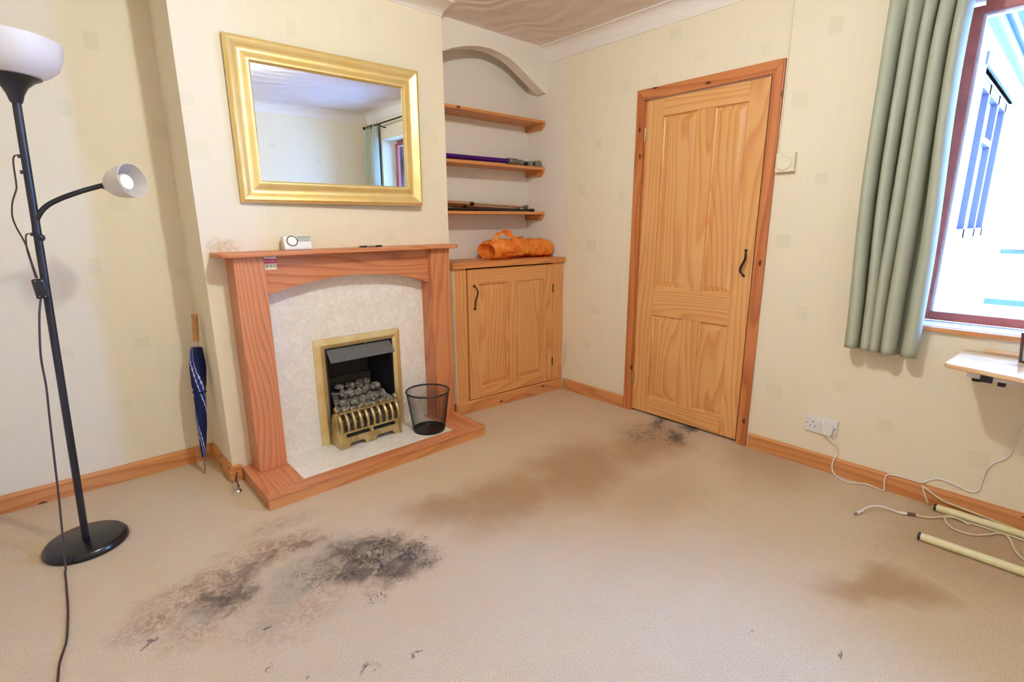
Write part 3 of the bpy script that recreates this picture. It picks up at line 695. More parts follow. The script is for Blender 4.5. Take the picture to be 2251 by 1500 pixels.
for (a, b) in ((GX0, GX0 + .035), (xm - .012, xm + .012), (GX1 - .035, GX1)): mesh_obj('fret_link', B(a, b, gy - 0.008, gy + 0.004, gz + .062, gz + .085), MAT_BRASS_DULL, gf, bevel=0.0015)
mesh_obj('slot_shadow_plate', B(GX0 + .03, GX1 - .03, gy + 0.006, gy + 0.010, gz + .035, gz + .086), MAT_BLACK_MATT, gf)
mesh_obj('fret_knob', sphere((xm, gy - 0.012, gz + .072), 0.008), MAT_BRASS_DULL, gf, smooth=True)
ztop = 0.255
mesh_obj('fret_rail', B(GX0 + .004, GX1 - .004, gy + 0.030, gy + 0.046, ztop - .006, ztop + .006), MAT_BRASS_DULL, gf, bevel=0.003)
NB = 10
for i in range(NB):
    x = GX0 + .010 + (GX1 - GX0 - .020) * i / (NB - 1)
    pts = [(x, gy, gz + .092), (x, gy - 0.010, gz + .115), (x, gy - 0.006, gz + .150), (x, gy + 0.014, gz + .180), (x, gy + .038, ztop)]
    mesh_obj('fret_bar', tube(smooth_path(pts, 4), 0.006, 8, radii=[0.0065 + 0.0035 * math.sin(PI * k / 16) for k in range(17)]), MAT_BRASS_DULL, gf, smooth=True)
for i in range(7):
    x = GX0 + .05 + (GX1 - GX0 - .10) * i / 6
    mesh_obj('finial', sphere((x, gy + .038, ztop + .014), 0.009, (1, 1, 1.15)), MAT_BRASS_DULL, gf, smooth=True)
for s, x in ((-1, GX0), (1, GX1)):
    side = [(gy - .012, gz), (gy + .02, gz), (gy + .115, gz + .0), (gy + .115, gz + .03), (gy + .08, ztop - .02), (gy + .055, ztop + .006), (gy + .03, ztop + .006), (gy - .004, gz + .10), (gy - .012, gz + .05)]
    mesh_obj('fret_cheek', prism(side, x - 0.006, x + 0.006, 'yz'), MAT_BRASS_DULL, gf, bevel=0.002)
    scx = x - s * 0.004
    bm = tube(smooth_path([(scx, gy + .045, ztop), (scx, gy + .03, ztop + .02), (scx, gy + .045, ztop + .036), (scx, gy + .058, ztop + .024), (scx, gy + .046, ztop + .016)], 5), 0.006, 8)
    mesh_obj('scroll', bm, MAT_BRASS_DULL, gf, smooth=True)

# ------------------------------------------------------------------ wall mirror
mi = thing('wall_mirror', (-1.648, -0.02, 1.38), 'large rectangular mirror in a wide gold frame above the mantel', 'mirror')
MX0, MX1, MZ0, MZ1 = 0.0, 0.972, 1.3785, 2.104
MMi = Matrix.Translation((-2.147, -0.002, 0)) @ Matrix.Rotation(math.radians(-2.1), 4, 'Z') @ Matrix.Translation((0, 0, 1.379)) @ Matrix.Rotation(math.radians(0.5), 4, 'X') @ Matrix.Translation((0, 0, -1.379))
mw = 0.104
prof = [(0.0, 0.0), (0.0, -0.016), (0.004, -0.024), (0.016, -0.030), (0.028, -0.026), (0.040, -0.017), (0.052, -0.012), (0.064, -0.014), (0.076, -0.021), (0.088, -0.026), (0.096, -0.024), (0.101, -0.016), (0.104, -0.010), (0.104, 0.0)]
cx, cz = (MX0 + MX1) / 2, (MZ0 + MZ1) / 2
def frame_side(k):
    cor = [(MX0, MZ0), (MX1, MZ0), (MX1, MZ1), (MX0, MZ1)]
    a, b = cor[k], cor[(k + 1) % 4]
    bm = bmesh.new(); L = []
    ins = lambda c, t: (c[0] + math.copysign(t, cx - c[0]), c[1] + math.copysign(t, cz - c[1]))
    for t, y in prof:
        pa, pb = ins(a, t), ins(b, t); L.append([bm.verts.new((pa[0], y - 0.001, pa[1])), bm.verts.new((pb[0], y - 0.001, pb[1]))])
    for u, v in zip(L, L[1:]): bm.faces.new((u[0], u[1], v[1], v[0]))
    bm.faces.new([x[0] for x in L]); bm.faces.new([x[1] for x in L][::-1])
    return mesh_obj('frame_side', bm, MAT_GOLD, mi, smooth=True, M=MMi)
for k in range(4): frame_side(k)
mesh_obj('mirror_glass', B(MX0 + mw - 0.004, MX1 - mw + 0.004, -0.010, -0.002, MZ0 + mw - 0.004, MZ1 - mw + 0.004), MAT_MIRROR, mi, M=MMi)
mesh_obj('backing_board', B(MX0 + .02, MX1 - .02, -0.001, 0.0, MZ0 + .02, MZ1 - .02), MAT_BLACK_MATT, mi, M=MMi)

# ------------------------------------------------------------------ on the mantel
al = thing('alarm_unit', (-1.93, -0.07, 1.152), 'small white alarm with round speaker and grey display standing on the mantel', 'alarm')
Ma = Matrix.Translation((-1.928, -0.055, 1.152)) @ Matrix.Rotation(math.radians(-4), 4, 'Z')
bp_ = [(-0.040, 0.0), (-0.030, -0.002), (0.0, 0.0), (0.022, 0.0), (0.022, 0.066), (-0.012, 0.066), (-0.030, 0.020)]
bm = prism([(-0.036, 0.0), (0.022, 0.0), (0.022, 0.064), (0.008, 0.070), (-0.018, 0.068), (-0.034, 0.022), (-0.038, 0.010)], -0.066, 0.066, 'yz')
mesh_obj('case', bm, MAT_PLASTIC_W, al, M=Ma, bevel=0.005, seg=3, smooth=True)
Mf = Ma @ Matrix.Translation((-0.026, -0.0262, 0.044)) @ Matrix.Rotation(math.radians(71), 4, 'X')
mesh_obj('speaker_ring', torus((0, 0, 0.003), 0.0245, 0.0028, 'z', 32, 8), MAT_GREY_P, al, smooth=True, M=Mf)
mesh_obj('speaker_disc', lathe([(0, 0.003), (0.022, 0.003), (0.023, -0.002)], 28), MAT_PLASTIC_W, al, M=Mf)
mesh_obj('display', B(0.028, 0.088, -0.001, 0.019, 0.001, 0.004), MAT_LCD, al, M=Mf, bevel=0.001)
mesh_obj('display_edge', B(0.026, 0.090, 0.019, 0.021, 0.001, 0.005), MAT_GREY_P, al, M=Mf)
pn = thing('ballpoint_pen', (-1.53, -0.10, 1.157), 'black and silver ballpoint pen lying on the mantel', 'pen')
pa, pb = Vector((-1.612, -0.088, 1.157)), Vector((-1.478, -0.100, 1.157))
d = pb - pa
mesh_obj('grip', tube([pa, pa + d * .08, pa + d * .32], .005, 10, radii=[.0012, .0045, .005]), MAT_PLASTIC_B, pn, smooth=True)
mesh_obj('barrel', cyl(pa + d * .32, pa + d * .70, .0047, 10), MAT_CHROME, pn, smooth=True)
mesh_obj('cap', tube([pa + d * .70, pa + d * .95, pa + d], .005, 10, radii=[.0052, .005, .002]), MAT_PLASTIC_B, pn, smooth=True)

# ------------------------------------------------------------------ wire mesh bin
bn = thing('waste_bin', (-1.311, -0.232, HZ - .004), 'black wire mesh waste bin standing on the hearth', 'bin')
bz0, bz1, br0, br1 = HZ - .004, 0.306, 0.094, 0.127
bm = bmesh.new(); NS, NR = 108, 38; rings = []
for j in range(NR + 1):
    t = j / NR; r = br0 + (br1 - br0) * t; z = bz0 + 0.004 + (bz1 - bz0 - .004) * t
    rings.append([bm.verts.new((-1.311 + r * math.cos(2 * PI * (i + 0.5 * (j % 2)) / NS), -0.232 + r * math.sin(2 * PI * (i + 0.5 * (j % 2)) / NS), z)) for i in range(NS)])
for j in range(NR - 1):
    for i in range(NS):
        a = rings[j][i]; c = rings[j + 2][i]
        if j % 2 == 0: l, r_ = rings[j + 1][(i - 1) % NS], rings[j + 1][i]
        else: l, r_ = rings[j + 1][i], rings[j + 1][(i + 1) % NS]
        bm.faces.new((a, r_, c, l))
o = mesh_obj('mesh_body', bm, MAT_BLACK, bn)
wm = o.modifiers.new('wire', 'WIREFRAME'); wm.thickness = 0.0011; wm.use_boundary = True; wm.use_even_offset = False
mesh_obj('rim', torus((-1.311, -0.232, bz1), br1, 0.0052, 'z', 48, 10), MAT_BLACK, bn, smooth=True)
mesh_obj('base_pan', lathe([(0, 0.003), (br0 - .004, 0.003), (br0 - .001, 0.014), (br0 + .002, 0.014), (br0 + .001, 0.0), (0, 0.0)], 40, Matrix.Translation((-1.311, -0.232, bz0))), MAT_BLACK_GLOSS, bn, smooth=True)

# ------------------------------------------------------------------ alcove cupboard (front slightly askew to the chimney breast)
ang = math.atan2(0.075, 0.95)
MC = Matrix.Translation((0, -0.11, 0)) @ Matrix.Rotation(-ang, 4, 'Z')      # local x runs along the front, local y is depth
cu = thing('alcove_cupboard', (-0.48, -0.06, 0), 'pine cupboard with one panelled door filling the alcove right of the fireplace', 'cupboard')
CW = 0.958
mesh_obj('face_post', B(-CW, -0.865, 0, 0.022, 0.0, 0.988), CUP_PINE['Z'], cu, M=MC, bevel=0.001)
mesh_obj('face_post', B(-0.106, -0.002, 0, 0.022, 0.0, 0.988), CUP_PINE['Z'], cu, M=MC, bevel=0.001)
mesh_obj('side_panel', B(-CW - 0.004, -CW, 0.0, 0.05, 0.0, 0.988), plain('cream_gloss', S(238, 220, 180), 0.5), cu, M=MC)
mesh_obj('gap_shade_board', B(-0.86, -0.11, 0.030, 0.034, 0.06, 0.985), MAT_BLACK_MATT, cu, M=MC)  # black sheet close behind the door, stands in for shade in its gaps
mesh_obj('plinth', prism([(-0.018, 0), (0.0, 0), (0.0, 0.083), (-0.012, 0.083), (-0.018, 0.074)], -CW - 0.012, -0.018, 'yz'), SKIRT_PINE['X'], cu, M=MC)
mesh_obj('plinth_return', B(-CW - 0.022, -CW - 0.006, -0.018, 0.035, 0, 0.083), SKIRT_PINE['Y'], cu, M=MC)
mesh_obj('lower_rail', B(-0.865, -0.106, 0.002, 0.022, 0.0, 0.066), CUP_PINE['X'], cu, M=MC)
DX0, DX1, DZ0, DZ1 = -0.857, -0.112, 0.087, 0.980
F = -0.004
bm = bmesh.new()
for k, (a, b, z0, z1) in enumerate(((DX0, DX0 + .088, DZ0, DZ1), (DX1 - .088, DX1, DZ0, DZ1), (-0.520, -0.448, 0.160, 0.880), (DX0 + .088, DX1 - .088, 0.880, DZ1), (DX0 + .088, DX1 - .088, DZ0, 0.160))):
    n0 = len(bm.faces); B(a, b, F, 0.024, z0, z1, bm); bm.faces.ensure_lookup_table()
    for f in bm.faces[n0:]: f.material_index = 0 if k < 3 else 1
frame_b = mesh_obj('door', bm, [CUP_PINE['Z'], CUP_PINE['X']], cu, M=MC, bevel=0.0012)
frame_b['label'] = 'pine cupboard door with two fielded panels'
def dpart(nm, bm, mat, bevel=0.0015):
    o = mesh_obj(nm, bm, mat, None, M=MC, bevel=bevel); o.parent = frame_b
    return o
RT = Matrix(((0, 1, 0, 0), (1, 0, 0, 0), (0, 0, 1, 0), (0, 0, 0, 1)))     # swap x and y: panel faces -y
for a, b in ((DX0 + .088, -0.520), (-0.448, DX1 - .088)):
    o = raised_panel(None, CUP_PINE, 'Z', F + 0.001, a, b, 0.160, 0.880, M=MC @ RT); o.parent = frame_b
h_ = twist_handle(None, F, DX0 + 0.048, 0.872, 0.720, 1, M=MC @ RT, r=0.0042); h_.parent = frame_b
for z in (0.80, 0.24):
    o = dpart('hinge', cyl((DX1 + 0.003, F - 0.003, z - .032), (DX1 + .003, F - .003, z + .032), 0.004, 8), MAT_IRON, 0)
wt = mesh_obj('cupboard_worktop', prism([(-0.972, -0.055), (-0.972, 0.0), (-0.962, 0.0), (-0.958, 0.288), (-0.002, 0.288), (-0.002, -0.134)], 0.990, 1.026, 'xy'), SHELF_PINE['X'], bevel=0.005, seg=3)
tag(wt, 'plain pine board on top of the alcove cupboard, under the orange bag', 'worktop')

# ------------------------------------------------------------------ alcove shelves
for i, (zt, lab) in enumerate(((2.002, 'empty top pine shelf in the alcove'), (1.678, 'middle pine alcove shelf carrying the purple vacuum tube'), (1.356, 'lowest pine alcove shelf carrying the walking poles'))):
    sh = thing('alcove_shelf', (-0.48, 0.19, zt - .02), lab, 'shelf', 'shelves in the alcove')
    mesh_obj('board', B(CHR + 0.002, -0.002, 0.090, 0.288, zt - 0.019, zt), SHELF_PINE['X'], sh, bevel=0.002)
    for x0, x1 in ((-0.021, -0.002), (CHR + 0.002, CHR + 0.021)):
        mesh_obj('batten', prism([(0.096, zt - .019), (0.288, zt - .019), (0.288, zt - .060), (0.125, zt - .060), (0.096, zt - .032)], x0, x1, 'yz'), SHELF_PINE['Y'], sh, bevel=0.0015)
        if x0 > -0.5:
            for yy in (0.135, 0.25): mesh_obj('screw', sphere((-0.0215, yy, zt - .042), 0.0035, (0.4, 1, 1), u=10, v=6), MAT_CHROME, sh, smooth=True)

# vacuum tube on the middle shelf
vc = thing('vacuum_wand', (-0.4, 0.14, 1.678), 'purple vacuum cleaner tube with grey floor tool on the middle shelf', 'vacuum tube')
zv = 1.704; yv = 0.135
mesh_obj('tube', cyl((-0.93, yv + .03, zv + .0), (-0.335, yv, zv), 0.0165, 20), MAT_PURPLE, vc, smooth=True)
mesh_obj('collar', lathe([(0, 0), (.0205, 0), (.0225, .004), (.0225, .09), (.0195, .1), (0, .1)], 24, frame_to((-0.340, yv, zv), (-0.20, yv, zv))), MAT_GREY_P, vc, smooth=True)
mesh_obj('button', sphere((-0.318, yv - .021, zv + .004), 0.006), MAT_CHROME, vc, smooth=True)
mesh_obj('elbow', sphere((-0.205, yv, zv - .002), 0.0215, (1.1, 1, 1)), MAT_GREY_P, vc, smooth=True)
mesh_obj('neck', tube(smooth_path([(-0.205, yv, zv), (-0.175, yv, zv - .003), (-0.135, yv, zv - .006)], 4), 0.015, 14), MAT_PLASTIC_B, vc, smooth=True)
bm = prism([(-0.150, 1.6795), (-0.022, 1.6795), (-0.018, 1.694), (-0.030, 1.722), (-0.052, 1.726), (-0.150, 1.715)], yv - .032, yv + .075, 'xz')
mesh_obj('floor_tool', bm, MAT_SMOKE, vc, bevel=0.006, seg=3, smooth=True)
mesh_obj('tool_roller', cyl((-0.105, yv - .033, 1.698), (-0.105, yv - .02, 1.698), 0.014, 16), MAT_PLASTIC_B, vc, smooth=True)

# walking poles on the lowest shelf
def pole(a, b, r, mat, tip, tipmat, label, collar_t, colmat):
    a, b = Vector(a), Vector(b); d = b - a
    t = thing('walking_pole', tuple((a + b) / 2 - Vector((0, 0, r))), label, 'walking pole', 'poles on the lowest shelf')
    mesh_obj('shaft', tube([a, a + d * collar_t], r, 14, radii=[r * 1.15, r * 1.15]), mat, t, smooth=True)
    mesh_obj('lower_shaft', tube([a + d * collar_t, b], r, 14, radii=[r * .9, r * .8]), mat, t, smooth=True)
    mesh_obj('collar', cyl(a + d * (collar_t - .018), a + d * (collar_t + .018), r * 1.35, 14), colmat, t, smooth=True)
    mesh_obj('ferrule', lathe([(0, 0), (r * 1.0, 0), (r * 1.1, .012), (tip, .03), (tip * 1.05, .042), (tip * .7, .05), (0, .052)], 18, frame_to(b - d.normalized() * .01, b + d)), tipmat, t, smooth=True)
zs = 1.356
pole((-0.94, 0.155, zs + .0125), (-0.100, 0.150, zs + .0125), 0.0108, MAT_PLASTIC_B, 0.0125, MAT_PLASTIC_B, 'black walking pole lying frontmost on the lowest shelf', 0.385, MAT_PLASTIC_B)
pole((-0.94, 0.205, zs + .062), (-0.135, 0.185, zs + .036), 0.0100, MAT_COPPER, 0.0165, MAT_GREY_P, 'champagne metal walking pole with grey rubber foot, uppermost on the lowest shelf', 0.395, MAT_IRON)
pole((-0.94, 0.240, zs + .044), (-0.190, 0.215, zs + .020), 0.0085, plain('bronze_tube', S(168, 112, 78), 0.3, 0.8), 0.0125, MAT_GREY_P, 'thin bronze walking pole crossing behind the black one', 0.375, MAT_IRON)

# ------------------------------------------------------------------ orange carrier bag on the worktop
bg_ = thing('carrier_bag', (-0.30, 0.07, 1.026), 'crumpled orange plastic carrier bag lying on the cupboard worktop', 'bag')
bm = bmesh.new(); NU, NV = 52, 36; rings = []
x0, x1 = -0.575, -0.022
for i in range(NU + 1):
    t = i / NU; x = x0 + (x1 - x0) * t
    hh = 0.072 * (1.0 if t > 0.12 else 0.78 + 0.22 * t / .12) * (1 - 0.10 * max(0, (t - .85) / .15) ** 2)
    if t > 0.90: hh *= math.sqrt(max(0.0, 1 - ((t - .90) / .115) ** 2)) * .5 + .5
    ww = 0.098; yc = 0.078 + 0.025 * (1 - t); ring = []
    for k in range(NV):
        a = 2 * PI * k / NV; ca, sa = math.cos(a), math.sin(a)
        y = yc + ww * math.copysign(abs(ca) ** 0.75, ca); z = hh + hh * math.copysign(abs(sa) ** 0.7, sa)
        p = Vector((x, y, z)); nz = mnoise.noise(p * 11 + Vector((3, 1, 7))) * .022 + mnoise.noise(p * 26) * .010 + abs(mnoise.noise(p * 16 + Vector((9, 9, 2)))) * -.026
        dv = Vector((0, ca, sa)) * nz; p = p + dv; p.x += mnoise.noise(p * 14 + Vector((5, 5, 5))) * .012 * (1 if i in (0, NU) else 0.5)
        p.x = min(p.x, -0.008); p.z = max(p.z, 0.0); ring.append(bm.verts.new((p.x, p.y, p.z + 1.0262)))
    rings.append(ring)
for a, b in zip(rings, rings[1:]):
    for k in range(NV): bm.faces.new((a[k], a[(k + 1) % NV], b[(k + 1) % NV], b[k]))
bm.faces.new(rings[-1])
# folded-in mouth
inner = [bm.verts.new((v.co.x + 0.07, 0.09 + (v.co.y - 0.09) * 0.55, 1.09 + (v.co.z - 1.09) * 0.45)) for v in rings[0]]
for k in range(NV): bm.faces.new((rings[0][k], inner[k], inner[(k + 1) % NV], rings[0][(k + 1) % NV]))
bm.faces.new(inner)
mesh_obj('bag_body', bm, MAT_BAG, bg_, smooth=True)
def strap(pts, wd, nm):
    P = smooth_path(pts, 6); bm = bmesh.new(); prev = None
    for i, p in enumerate(P):
        d = (P[min(i + 1, len(P) - 1)] - P[max(i - 1, 0)]).normalized()
        s = Vector((0.9, -0.75, 0.5)); s = (s - d * s.dot(d)).normalized() * wd * (0.8 + .25 * math.sin(i * .7))
        nr = d.cross(s).normalized() * 0.002
        q = [bm.verts.new(p - s + nr), bm.verts.new(p + s + nr), bm.verts.new(p + s - nr), bm.verts.new(p - s - nr)]
        if prev:
            for k in range(4): bm.faces.new((prev[k], prev[(k + 1) % 4], q[(k + 1) % 4], q[k]))
        prev = q
    return mesh_obj(nm, bm, MAT_BAG, bg_, smooth=True)
strap([(-0.530, 0.06, 1.130), (-0.525, 0.05, 1.180), (-0.490, 0.045, 1.212), (-0.450, 0.035, 1.215), (-0.410, 0.02, 1.186), (-0.370, 0.00, 1.140), (-0.345, -0.016, 1.105)], 0.024, 'handle')
strap([(-0.565, 0.02, 1.14), (-0.54, -0.005, 1.09), (-0.47, -0.022, 1.075), (-0.40, -0.022, 1.09), (-0.34, -0.018, 1.11)], 0.016, 'handle')

# ------------------------------------------------------------------ thermostat, socket, plug
th = thing('room_thermostat', (-0.015, -1.622, 1.52), 'cream square room thermostat with round dial beside the door', 'thermostat')
mesh_obj('case', B(-0.030, -0.001, -1.672, -1.580, 1.521, 1.614), MAT_PLASTIC_C, th, bevel=0.004)
mesh_obj('dial', lathe([(0, 0.006), (0.034, 0.006), (0.037, 0.003), (0.037, -0.002)], 40, frame_to((-0.030, -1.622, 1.566), (-0.05, -1.622, 1.566))), MAT_PLASTIC_C, th, smooth=True)
tc = mesh_obj('thermostat_cable', tube(smooth_path([(-0.006, -1.600, 1.617), (-0.005, -1.583, 1.646), (-0.005, -1.577, 1.70), (-0.005, -1.578, 1.83), (-0.005, -1.579, 1.99), (-0.005, -1.576, 2.188), (-0.005, -1.577, 2.375)], 6), 0.0032, 8), MAT_PLASTIC_C, smooth=True)
tag(tc, 'thin cream cable running up the wall from the thermostat', 'cable')
so = thing('double_socket', (-0.006, -1.942, 0.20), 'white double wall socket above the skirting right of the door', 'socket')
mesh_obj('face_plate', B(-0.012, -0.001, -2.016, -1.868, 0.196, 0.285), MAT_PLASTIC_W, so, bevel=0.003)
for yc in (-1.905, -1.979):
    for (dy, dz, w_, h_) in ((0, 0.016, .004, .008), (-0.011, -0.008, .0065, .004), (0.011, -0.008, .0065, .004)):
        mesh_obj('pin_hole', B(-0.0124, -0.0118, yc + dy - w_ / 2 , yc + dy + w_ / 2, 0.236 + dz - h_ / 2, 0.236 + dz + h_ / 2), MAT_PLASTIC_B, so)
for yc in (-1.932, -1.952):
    mesh_obj('rocker_switch', prism([(-0.012, 0.250), (-0.0165, 0.250), (-0.0135, 0.272), (-0.012, 0.272)], yc - .007, yc + .007, 'xz'), MAT_PLASTIC_W, so)
for yc in (-1.876, -2.008): mesh_obj('screw', lathe([(0, .0008), (.003, .0006), (.0032, 0)], 10, frame_to((-0.0122, yc, 0.240), (-0.1, yc, 0.240))), MAT_CHROME, so)
pg = thing('mains_plug', (-0.03, -1.979, 0.205), 'white plug with thin white flex in the right half of the double socket', 'plug')
bm = prism([(-2.003, 0.222), (-1.994, 0.206), (-1.968, 0.204), (-1.956, 0.218), (-1.954, 0.250), (-1.962, 0.258), (-1.996, 0.258), (-2.004, 0.250)], -0.040, -0.0125, 'yz')
mesh_obj('plug_body', bm, MAT_PLASTIC_W, pg, bevel=0.004, smooth=True)
flex = [(-0.028, -1.974, 0.206), (-0.030, -1.985, 0.196), (-0.028, -2.010, 0.178), (-0.018, -2.026, 0.158), (-0.012, -2.034, 0.122), (-0.020, -2.028, 0.096), (-0.024, -2.022, 0.062), (-0.026, -2.025, 0.030), (-0.034, -2.040, 0.010), (-0.055, -2.070, 0.006), (-0.068, -2.106, 0.006), (-0.058, -2.132, 0.006), (-0.036, -2.154, 0.006), (-0.026, -2.180, 0.006), (-0.030, -2.215, 0.006), (-0.034, -2.252, 0.007), (-0.024, -2.248, 0.040), (-0.022, -2.250, 0.078), (-0.021, -2.268, 0.0905), (-0.013, -2.298, 0.0905), (-0.010, -2.340, 0.0905), (-0.010, -2.380, 0.0905), (-0.006, -2.403, 0.108), (-0.006, -2.436, 0.130), (-0.006, -2.473, 0.129), (-0.006, -2.514, 0.121), (-0.006, -2.545, 0.113), (-0.006, -2.574, 0.129), (-0.006, -2.580, 0.183), (-0.006, -2.583, 0.227), (-0.006, -2.603, 0.271), (-0.006, -2.639, 0.311), (-0.006, -2.654, 0.388), (-0.006, -2.675, 0.50)]
mesh_obj('flex', tube(smooth_path(flex, 6), 0.0030, 8), MAT_CABLE_W, pg, smooth=True)

# ------------------------------------------------------------------ loose cables
c1 = thing('cream_cable', (-0.1, -2.6, 0.0), 'cream flex looped on the carpet between the two table feet', 'cable')
lp = [(-0.030, -2.421, 0.010), (-0.028, -2.407, 0.036), (-0.024, -2.396, 0.062), (-0.022, -2.389, 0.083), (-0.022, -2.396, 0.078), (-0.024, -2.430, 0.060), (-0.024, -2.475, 0.040), (-0.022, -2.52, 0.034), (-0.020, -2.75, 0.010), (-0.022, -2.95, 0.006)]
mesh_obj('flex', tube(smooth_path(lp, 6), 0.0042, 8), MAT_CABLE_C, c1, smooth=True)
lp2 = [(-0.110, -2.575, 0.006), (-0.095, -2.557, 0.006), (-0.086, -2.530, 0.006), (-0.085, -2.505, 0.008), (-0.119, -2.494, 0.009), (-0.172, -2.514, 0.006), (-0.200, -2.550, 0.006), (-0.188, -2.598, 0.006), (-0.146, -2.636, 0.006), (-0.100, -2.665, 0.006), (-0.095, -2.688, 0.008), (-0.130, -2.705, 0.006), (-0.205, -2.725, 0.006), (-0.262, -2.756, 0.006), (-0.30, -2.80, 0.006)]
mesh_obj('flex_loop', tube(smooth_path(lp2, 6), 0.0042, 8), MAT_CABLE_C, c1, smooth=True)
a1 = thing('aerial_lead', (-0.26, -2.29, 0.0), 'white lead with a brown coupler and metal plug lying on the carpet', 'cable')
mesh_obj('lead', tube(smooth_path([(-0.332, -2.236, 0.010), (-0.300, -2.246, 0.020), (-0.262, -2.277, 0.026), (-0.235, -2.312, 0.018), (-0.221, -2.350, 0.010), (-0.212, -2.372, 0.008)], 6), 0.0036, 8), MAT_CABLE_W, a1, smooth=True)
mesh_obj('plug', cyl((-0.362, -2.226, 0.009), (-0.326, -2.238, 0.011), 0.0075, 12, r2=0.0055), MAT_PLASTIC_W, a1, smooth=True)
mesh_obj('plug_pin', cyl((-0.378, -2.221, 0.008), (-0.362, -2.226, 0.009), 0.0045, 10), MAT_CHROME, a1, smooth=True)
mesh_obj('sleeve', cyl((-0.222, -2.348, 0.010), (-0.203, -2.376, 0.008), 0.0058, 10), MAT_PLASTIC_W, a1, smooth=True)
mesh_obj('coupler', cyl((-0.203, -2.376, 0.008), (-0.187, -2.402, 0.008), 0.0078, 12), plain('brown_coupler', S(112, 72, 60), 0.4), a1, smooth=True)
mesh_obj('tail', tube(smooth_path([(-0.187, -2.402, 0.007), (-0.168, -2.446, 0.006), (-0.120, -2.484, 0.006), (-0.102, -2.520, 0.014), (-0.094, -2.565, 0.008), (-0.086, -2.616, 0.006), (-0.086, -2.682, 0.006), (-0.088, -2.745, 0.006), (-0.09, -2.85, 0.006)], 6), 0.0040, 8), MAT_CABLE_C, a1, smooth=True)

# ------------------------------------------------------------------ overbed table at the right edge
ot = thing('overbed_table', (-0.2, -2.7, 0.0), 'beech topped table with cream tube feet standing under the window', 'table')
ZT = 0.742
top = [(-0.020, -2.438), (-0.335, -2.420), (-0.352, -2.428), (-0.362, -2.448), (-0.418, -2.655), (-0.470, -2.99), (-0.020, -2.99)]
mesh_obj('table_top', prism(top, ZT - 0.018, ZT, 'xy'), MAT_LAMINATE, ot, bevel=0.006, seg=3, smooth=True)
mesh_obj('raised_lip', B(-0.030, -0.014, -2.97, -2.50, ZT, ZT + 0.014), MAT_LAMINATE, ot, bevel=0.004)
mesh_obj('under_rail', B(-0.350, -0.322, -2.96, -2.490, ZT - 0.042, ZT - 0.020), MAT_PLASTIC_W, ot, bevel=0.002)
mesh_obj('rail_clamp', B(-0.358, -0.314, -2.565, -2.530, ZT - 0.050, ZT - 0.0185), MAT_PLASTIC_B, ot, bevel=0.003)
mesh_obj('clamp_knob', cyl((-0.336, -2.520, ZT - .054), (-0.336, -2.520, ZT - .043), 0.014, 14), MAT_PLASTIC_B, ot, smooth=True)
mesh_obj('clamp_knob', cyl((-0.336, -2.590, ZT - .058), (-0.336, -2.590, ZT - .043), 0.012, 14), MAT_PLASTIC_B, ot, smooth=True)
for (xa, xb) in ((-0.062, -0.062), (-0.383, -0.372)):
    mesh_obj('foot_tube', cyl((xa, -2.452, 0.0165), (xb, -2.98, 0.0165), 0.0165, 18), MAT_TUBE, ot, smooth=True)
    mesh_obj('end_cap', lathe([(0, -.005), (.014, -.005), (.0168, -.002), (.0168, .004)], 18, frame_to((xa, -2.452, 0.0165), (xa, -2.6, 0.0165))), MAT_PLASTIC_B, ot, smooth=True)
mesh_obj('cross_tube', cyl((-0.062, -2.965, 0.0165), (-0.372, -2.965, 0.0165), 0.0164, 18), MAT_TUBE, ot, smooth=True)
mesh_obj('column', B(-0.24, -0.20, -2.985, -2.945, 0.02, ZT - .02), MAT_TUBE, ot, bevel=0.004)
ff = thing("photo_frame", (-0.16, -2.66, ZT), 'small dark-edged picture frame standing on the overbed table at the photo edge', 'picture frame')
MF = Matrix.Translation((-0.143, -2.615, ZT + .003)) @ Matrix.Rotation(math.radians(64), 4, 'Z') @ Matrix.Rotation(math.radians(-10), 4, 'X')
for (a, b, c, d) in ((0, .009, 0, .12), (.121, .13, 0, .12), (.009, .121, 0, .009), (.009, .121, .111, .12)):
    mesh_obj('frame_bar', B(a - .13, b - .13, -0.006, 0.006, c, d), plain('dark_red_wood', S(92, 42, 40), 0.4), ff, M=MF)
mesh_obj('picture', B(.009 - .13, .121 - .13, -0.001, 0.003, .009, .111), plain('pale_blue_print', S(176, 204, 206), 0.3, var=0.15, scale=25), ff, M=MF)
mesh_obj('strut', prism([(0.004, 0.09), (0.0, 0.095), (0.045, 0.010), (0.050, 0.012)], -0.075, -0.055, 'yz'), MAT_BLACK, ff, M=MF)

